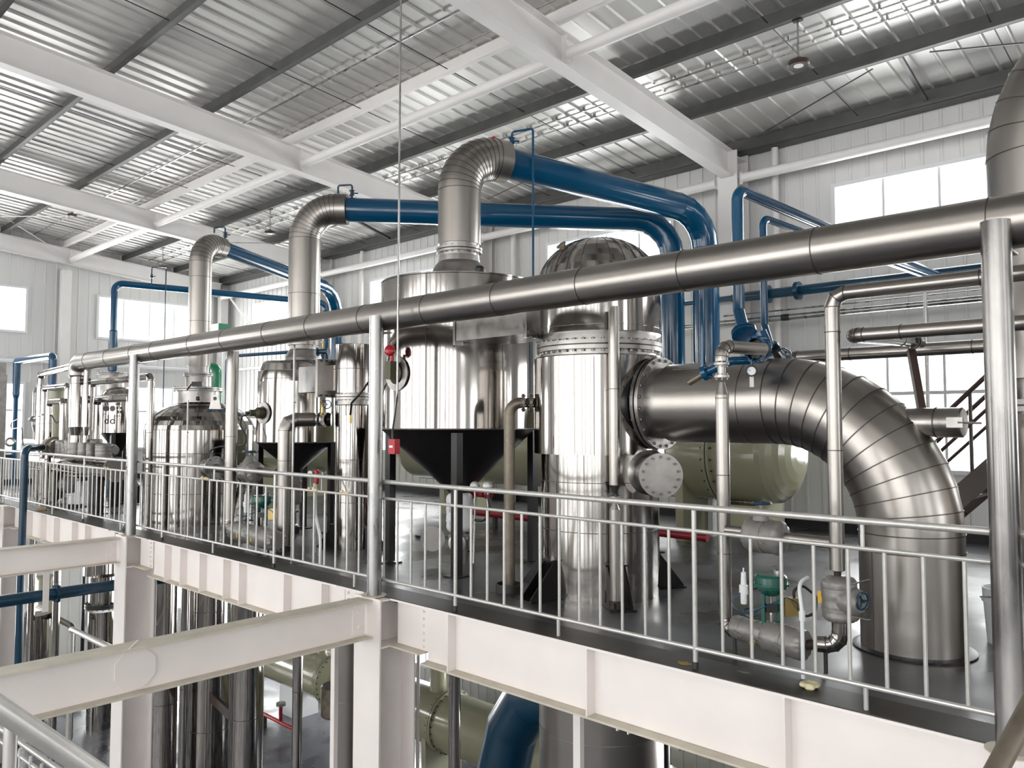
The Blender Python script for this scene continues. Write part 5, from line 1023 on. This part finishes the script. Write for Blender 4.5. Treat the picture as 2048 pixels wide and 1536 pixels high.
# ------------------------------------------------------------------ lower level
def low_cyl(px, w_, Y, z1, lab, z0=-5, seams=(), m='steel', name='lower_column', py=1450, cat='column pipe'):
    c = at(px, py, Y=Y); dep = (c-V(0, 0, EYE)).dot(F3); r = w_/2*dep/F_PX; t = thing(name, (c.x, Y, z0), lab, cat)
    mb = MB(); mb.lathe([(r, z0), (r, z1)], (c.x, Y, 0), seg=48); [mb.bead((c.x, Y, z), (0, 0, 1), r, .008, .003, 48, 1) for z in seams]; mb.build('shell', [m, 'seam'], t); return t, c.x, r
mb = MB(); mb.lathe([(.585, -5), (.585, -.12)], o4, seg=96); [mb.bead((o4[0], o4[1], z), (0, 0, 1), .586, .006, .003, 96, 1) for z in (-1.22, -2.2)]; mb.build('lower_exchanger', ['duct', 'plate'], label='wide stainless vessel shell under the platform, lower right of centre', cat='vessel')
t, x, r = low_cyl(492, 66, 6.2, -.12, 'tall stainless column under the platform, standing clear on the lower floor', seams=(-1.9, -2.9, -4.1))
t, x, r = low_cyl(594, 20, 6.2, -.12, 'slim stainless pipe under the platform crossing the lower khaki tank', seams=(-2.2, -3.4))
t, x, r = low_cyl(418, 88, 6.5, -.12, 'dark wide stainless column under the domed tank', seams=(-1.6, -3.6))
MB().bar((x+r*.9, 6.35, -3.0), (at(470, 1450, Y=6.2).x, 6.2, -3.05), .05, .16).build('angle_brace', 'stair', t)
t, x, r = low_cyl(366, 16, 5.4, -.12, 'slim stainless pipe under the platform left of the dark column', seams=(-2.4,))
t, x, r = low_cyl(326, 50, 5.7, -2.35, 'stainless column with black bolted flange, right of the middle platform column', seams=(-3.0,), py=1480)
flange(t, (x, 5.7, -2.22), (0, 0, 1), r*1.12, .04, 16, .014, m='dark'); MB().lathe([(r*.85, -2.2), (r*.85, -.12)], (x, 5.7, 0), seg=40).build('upper_shell', 'steel', t)
t, x, r = low_cyl(694, 60, 6.0, -.12, 'stainless column with a wide sleeve just left of the nearest platform column', seams=(-2.9,), m='duct'); MB().lathe([(r*1.03, -2.9), (r*1.03, -1.9)], (x, 6.0, 0), seg=40).build('sleeve', 'duct', t)
t, x, r = low_cyl(909, 24, 5.4, -.12, 'slim dark stainless pipe in front of the lower khaki tank', seams=(-2.1,)); 
t, x, r = low_cyl(1318, 42, 6.9, -.9, 'dark slim vessel right of the wide lower shell', m='black')
c = at(668, 1400, Y=7.4); t = thing('brown_drum', (c.x, 7.4, -3), 'short brown-grey suspended drum beside the lower khaki tank', 'drum'); zz0, zz1 = at(668, 1432, Y=7.4).z, at(668, 1368, Y=7.4).z; MB().lathe([(.18, zz0), (.21, zz0+.03), (.21, zz1-.03), (.18, zz1)], (c.x, 7.4, 0), seg=40).build('body', 'brown', t); MB().cyl((c.x, 7.4, zz1), (c.x, 7.4, -.12), .03, 12).build('hanger', 'black', t); MB().cyl((c.x, 7.4, -5), (c.x, 7.4, zz0), .03, 12).build('stand', 'black', t)
for px, l in ((668, 'nearer the suspended drum'), (1157, 'in front of the wide lower shell')):
    c = at(px, 1450, Y=4.95); MB().box((c.x, 4.95, -2.56), (.07, .05, 4.88)).build('slim_post', 'white', label='slim white square post under the platform %s' % l, cat='post')
c = at(1252, 1480, Y=5.0); isx = MB(); isx.box((c.x, 5.0, -.61), (.1, .012, .22)); isx.box((c.x-.05, 5.0, -.61), (.012, .1, .22)); isx.box((c.x+.05, 5.0, -.61), (.012, .1, .22)); isx.build('beam_hanger', 'white', label='short white I-section hanger under the long edge beam', cat='hanger')
k2 = khaki_tank(-12.75, -5.2, 10, -3.9, .52, 'lower khaki horizontal tank with green-capped nozzle, right of the nearest platform column', fl=(at(860, 1450, Y=9.5).x,), dome=(.25, .25))
saddle(k2, -11.2, 10, -3.9, .52, -5); saddle(k2, -7.5, 10, -3.9, .52, -5)
c = at(877, 1372, Y=10); MB().lathe([(.16, -3.45), (.16, -2.95)], (c.x, 10, 0), seg=28).build('nozzle', 'khaki', k2); MB().lathe([(.24, -2.95), (.24, -2.86), (.17, -2.84), (.17, -2.2)], (c.x, 10, 0), seg=28).build('green_neck', 'green', k2)
k3 = khaki_tank(-19.5, -14.5, 10, -3.95, .5, 'lower khaki horizontal tank left of the suspended brown drum', fl=(at(640, 1380, Y=9.6).x,), dome=(.25, .25))
MB().poly([(-16.4, 9.7, -5), (-15.7, 9.7, -5), (-15.75, 9.7, -4.3), (-16.35, 9.7, -4.3)], (0, .6, 0)).build('saddle', 'plastic', k3); saddle(k3, -18.5, 10, -3.95, .5, -5)
for px, cl in ((625, 'khaki'), (645, 'khaki')):
    c = at(px, 1322, Y=10); MB().lathe([(.09, -3.5), (.09, -3.1)], (c.x, 10, 0), seg=20).build('nozzle', cl, k3)
c = at(648, 1306, Y=10); MB().lathe([(.17, -3.12), (.17, -3.02), (.1, -3.0)], (c.x, 10, 0), seg=24).build('blue_cap', 'blue', k3)
t = thing('fire_pipe', (-16, 8.9, -5), 'bright red pipe along the lower floor with a short valve tee', 'pipe'); a_, b_ = at(525, 1368, Y=9.0), at(586, 1393, Y=9.0); MB().cyl((a_.x-3, 9.0, -4.72), (b_.x+.3, 9.0, -4.72), .04, 14).build('pipe', 'red', t); x_ = (a_.x+b_.x)/2+.15; MB().cyl((x_, 9, -4.72), (x_, 9, -4.35), .035, 12).build('tee', 'dred', t); MB().lathe([(.10, -4.37), (.10, -4.31)], (x_, 9, 0), seg=16).build('tee_cap', 'zinc', t)
for x in (a_.x-2.5, a_.x+.1, b_.x+.2): MB().box((x, 9, -4.88), (.08, .08, .24)).build('support', 'dark', t)
t = thing('blue_elbow_duct', (-6, 7.3, -5), 'large dark blue elbow duct curving behind the lower khaki tank and wide shell', 'pipe')
MB().tube(fillet([(-4.8, 7.3, -1.62), (-6.65, 7.3, -1.62), (-7.05, 7.3, -3.0), (-7.05, 7.3, -5)], [.8, .5], 2), .33, 40).build('duct', 'blued', t, angle=12)
# lower left pipework
a_, b_ = at(-20, 1199, X=-12.35), at(228, 1166, X=-12.35)
t = thing('hung_blue_pipe', (-12.35, 2, -.8), 'dark blue flanged pipe hung under the far left cross beam', 'pipe'); MB().cyl((-12.35, -2.5, -.80), (-12.35, 8, -.80), .082, 24).build('pipe', 'blued', t)
c = at(113, 1182, X=-12.35); f_ = MB().lathe([(.07, -.02), (.13, -.02), (.13, .02), (.07, .02)], (-12.35, c.y, -.8), (0, 1, 0), 28).build('flange', 'blued', t); bolt_ring(f_, (-12.35, c.y, -.8), (0, 1, 0), .11, 8, .012, .08, 'blued')
c = at(92, 1180, X=-12.1); MB().box((-12.1, c.y, -.68), (.012, .075, .6)).build('hanger_plate', 'white', t); MB().box((-12.25, c.y, -.95), (.3, .06, .03)).build('hanger_foot', 'white', t)
low_cyl(199, 60, 6.6, -.12, 'wide bright stainless vessel behind the middle platform column, lower left', z0=-1.75, seams=(-1.3,), py=1180, name='lower_vessel', cat='vessel'); 
t, x, r = low_cyl(203, 54, 6.6, -2.5, 'lower stainless vessel with black flanged joint, lower left', py=1350, seams=(-3.4,), name='lower_vessel', cat='vessel'); flange(t, (x, 6.6, -2.38), (0, 0, 1), r*1.25, .05, 18, .016, m='dark'); MB().lathe([(r*1.0, -2.35), (r*1.0, -1.75)], (x, 6.6, 0), seg=48).build('neck_shell', 'steel', t)
low_cyl(112, 13, 5.4, -.12, 'slim stainless pipe crossing the hung blue pipe, lower left', py=1240, seams=(-1.6,))
low_cyl(62, 13, 5.4, -.12, 'slim stainless pipe near the left margin, lower level', py=1240)
low_cyl(166, 7, 7.0, -.12, 'thin black pipe left of the lower stainless vessel', py=1240, m='black')
t, x, r = low_cyl(90, 36, 6.6, -2.3, 'upright khaki tank on the lower floor at far left', py=1280, m='khaki', name='lower_tank', cat='tank'); MB().lathe([(r*1.2, -2.32), (r*1.2, -2.26), (r*.6, -2.24)], (x, 6.6, 0), seg=36).build('lid', 'khaki', t)
t, x, r = low_cyl(68, 52, 5.6, -2.6, 'short stainless drum with two lifting hooks at far left, lower level', py=1320, name='lower_tank', cat='tank'); [MB().torus((x+q*r*.55, 5.5, -2.57), (.7, .7, 0), .05, .012, 16, 6).build('lifting_hook', 'dark', t) for q in (-1, 1)]
a_ = at(75, 1217, Y=5.9); b_ = at(146, 1217, Y=5.9); MB().tube(fillet([a_, Vector((b_.x, 5.9, a_.z)), (b_.x, 5.9, -5)], .12, 5), .06, 18).build('bent_pipe', 'brown', label='brown-grey bent pipe in front of the lower khaki tank at far left', cat='pipe')
a_ = at(143, 1258, Y=5.1); b_ = at(228, 1300, Y=4.55); MB().tube(fillet([(a_.x, a_.y, -5), a_, b_+(b_-a_)*.05], .07, 4), .05, 18).build('stair_handrail', 'rail', label='thick silver pipe handrail sloping down at lower left behind the big cross beam', cat='handrail')
c = at(165, 1180, Y=9.6); MB().box((c.x+.2, 9.6, -3.0), (2.2, .06, 3.9)).build('green_partition', 'mint', label='pale green partition panel at the back of the lower left', cat='panel')
for px, yy, z_, l in ((836, 4.93, -.55, 'right of the nearest'), (306, 4.93, -.55, 'right of the middle')):
    c = at(px, 1400, Y=yy); t = thing('column_conduit', (c.x, yy, -5), 'thin pale conduit running down %s platform column' % l, 'conduit', 'column conduits'); MB().cyl((c.x, yy, -5), (c.x, yy, z_), .016, 10).build('conduit', 'rail', t)
    for zz in (-1.2, -2.4, -3.4): MB().box((c.x-.04, yy, zz), (.12, .03, .02)).build('clip', 'rail', t)
# ------------------------------------------------------------------ gallery handrails close to the camera
t = thing('gallery_handrail', at(60, 1450, Y=.7), 'thick silver pipe handrail sloping across the lower left corner', 'handrail')
def pd(px, py, dep): return V(0, 0, EYE)+(F3+RT*((px-1024)/F_PX)+U3*((768-py)/F_PX))*dep
a_, b_ = pd(-300, 1215, 1.75), pd(280, 1605, 2.1); MB().tube([a_, b_], .0265, 24).build('handrail', 'rail', t)
u1, u2 = pd(-100, 1385, 2.5), pd(260, 1640, 2.5); MB().tube([u1, u2], .0085, 12).build('lower_rail', 'rail', t); v1, v2 = pd(-100, 1400+5, 2.5), pd(260, 1680, 2.5); MB().tube([v1, v2], .0065, 12).build('lower_rail', 'rail', t)
for k in range(7): q = u1.lerp(u2, .33+.06*k); MB().cyl(q-V(0, 0, .02), q-V(0, 0, .5), .005, 8).build('baluster', 'rail', t)
p_ = pd(22, 1440, 1.97); MB().cyl((p_.x, p_.y, p_.z-.0), (p_.x, p_.y, p_.z-1.2), .016, 16).build('post', 'rail', t)
t = thing('gallery_handrail', pd(2020, 1490, 2.2), 'brownish silver pipe handrail cutting the lower right corner', 'handrail'); MB().tube([pd(2110, 1318, 2.3), pd(1940, 1640, 1.95)], .027, 20).build('handrail', 'brown', t)
# ------------------------------------------------------------------ debris
def scrap(name, px, py, pts, m, lab, cat, h=.004, Y=None):
    c = at(px, py, Z=0); MB().poly([(c.x+a, c.y+b, .002) for a, b in pts], (0, 0, h)).build(name, m, label=lab, cat=cat)
c = at(1617, 1378, Z=0); rnd = random.Random(3); mb = MB()
for k in range(9): mb.ball((c.x+rnd.uniform(-.05, .05), max(c.y+rnd.uniform(-.02, .05), 4.57), .018+rnd.uniform(0, .008)), rnd.uniform(.018, .03), 12, sc=(1.2, 1, .7))
mb.build('foam_lump', 'foam', label='crumbled cream foam lump on the platform edge, lower right', cat='debris')
c = at(2002, 1447, Z=0); mb = MB(); mb.ball((c.x, c.y, .015), .02, 10); mb.build('foam_crumb', 'foam', label='small cream foam crumb beside the thick right post', cat='debris')
lf = [(.045*math.cos(a_)*(1+.3*math.sin(5*a_)), .03*math.sin(a_)*(1+.3*math.cos(4*a_))) for a_ in [2*PI*k/16 for k in range(16)]]
scrap('dry_leaf', 1368, 1328, lf, 'leaf', 'yellow-brown dry leaf at the foot of the railing post right of centre', 'leaf', .006)
scrap('dry_leaf', 84, 1022, [(a*2, b*2) for a, b in lf], 'leaf', 'brown dry leaf on the platform edge far left', 'leaf', .03)
scrap('metal_scrap', 1487, 1345, [(-.05, 0), (0, -.018), (.05, 0), (.01, .012)], 'zinc', 'small grey metal scrap on the platform edge below the wrapped valves', 'debris')
scrap('dark_rag', 840, 1075, [(-.07, -.03), (.05, -.05), (.08, .03), (-.02, .06)], 'rubber', 'small black rag on the floor left of the largest separator leg', 'debris', .03)

# small fittings seen between the middle separator and its heater, and foam bits on the mid rail
c = at(682, 693, Y=6.3); t = thing('pressure_gauge', c, 'small black round gauge above the slim heater column', 'gauge'); MB().lathe([(.05, -.02), (.055, 0), (.05, .02)], c, (-F3.x, -F3.y, 0), 24).build('case', 'rubber', t); MB().cyl((c.x, c.y, 0), c-V(0, 0, .04), .012, 8).build('stem', 'brass', t)
c = at(646, 703, Y=6.0); t = thing('blue_valve', c, 'small blue valve with brass stem on top of the middle separator', 'valve'); MB().lathe([(.03, -.09), (.06, -.08), (.06, -.06), (.035, -.05), (.035, .05), (.06, .06), (.06, .08)], c, (.8, .5, 0), 18).build('body', 'blued', t); MB().cyl(c-V(0, 0, .12), c, .02, 10).build('branch', 'blued', t); MB().lathe([(.012, 0), (.012, .12), (.03, .12), (.03, .135)], c, seg=12).build('stem', 'brass', t)
rnd = random.Random(9)
for px, l in ((213, 'in front of the round end plate'), (411, 'in front of the domed tank'), (627, 'in front of the middle cone'), (692, 'in front of the slim heater column')):
    c = at(px, 960, Y=RY-.01); mb = MB()
    for k in range(7): mb.ball((c.x+rnd.uniform(-.09, .09), RY-.005+rnd.uniform(-.012, .012), .905+rnd.uniform(-.01, .022)), rnd.uniform(.012, .024), 10, sc=(1.3, .8, .8))
    mb.build('foam_bits', 'foam', label='crusty yellowish foam bits stuck on the mid rail %s' % l, cat='debris', group='foam bits on the rail')
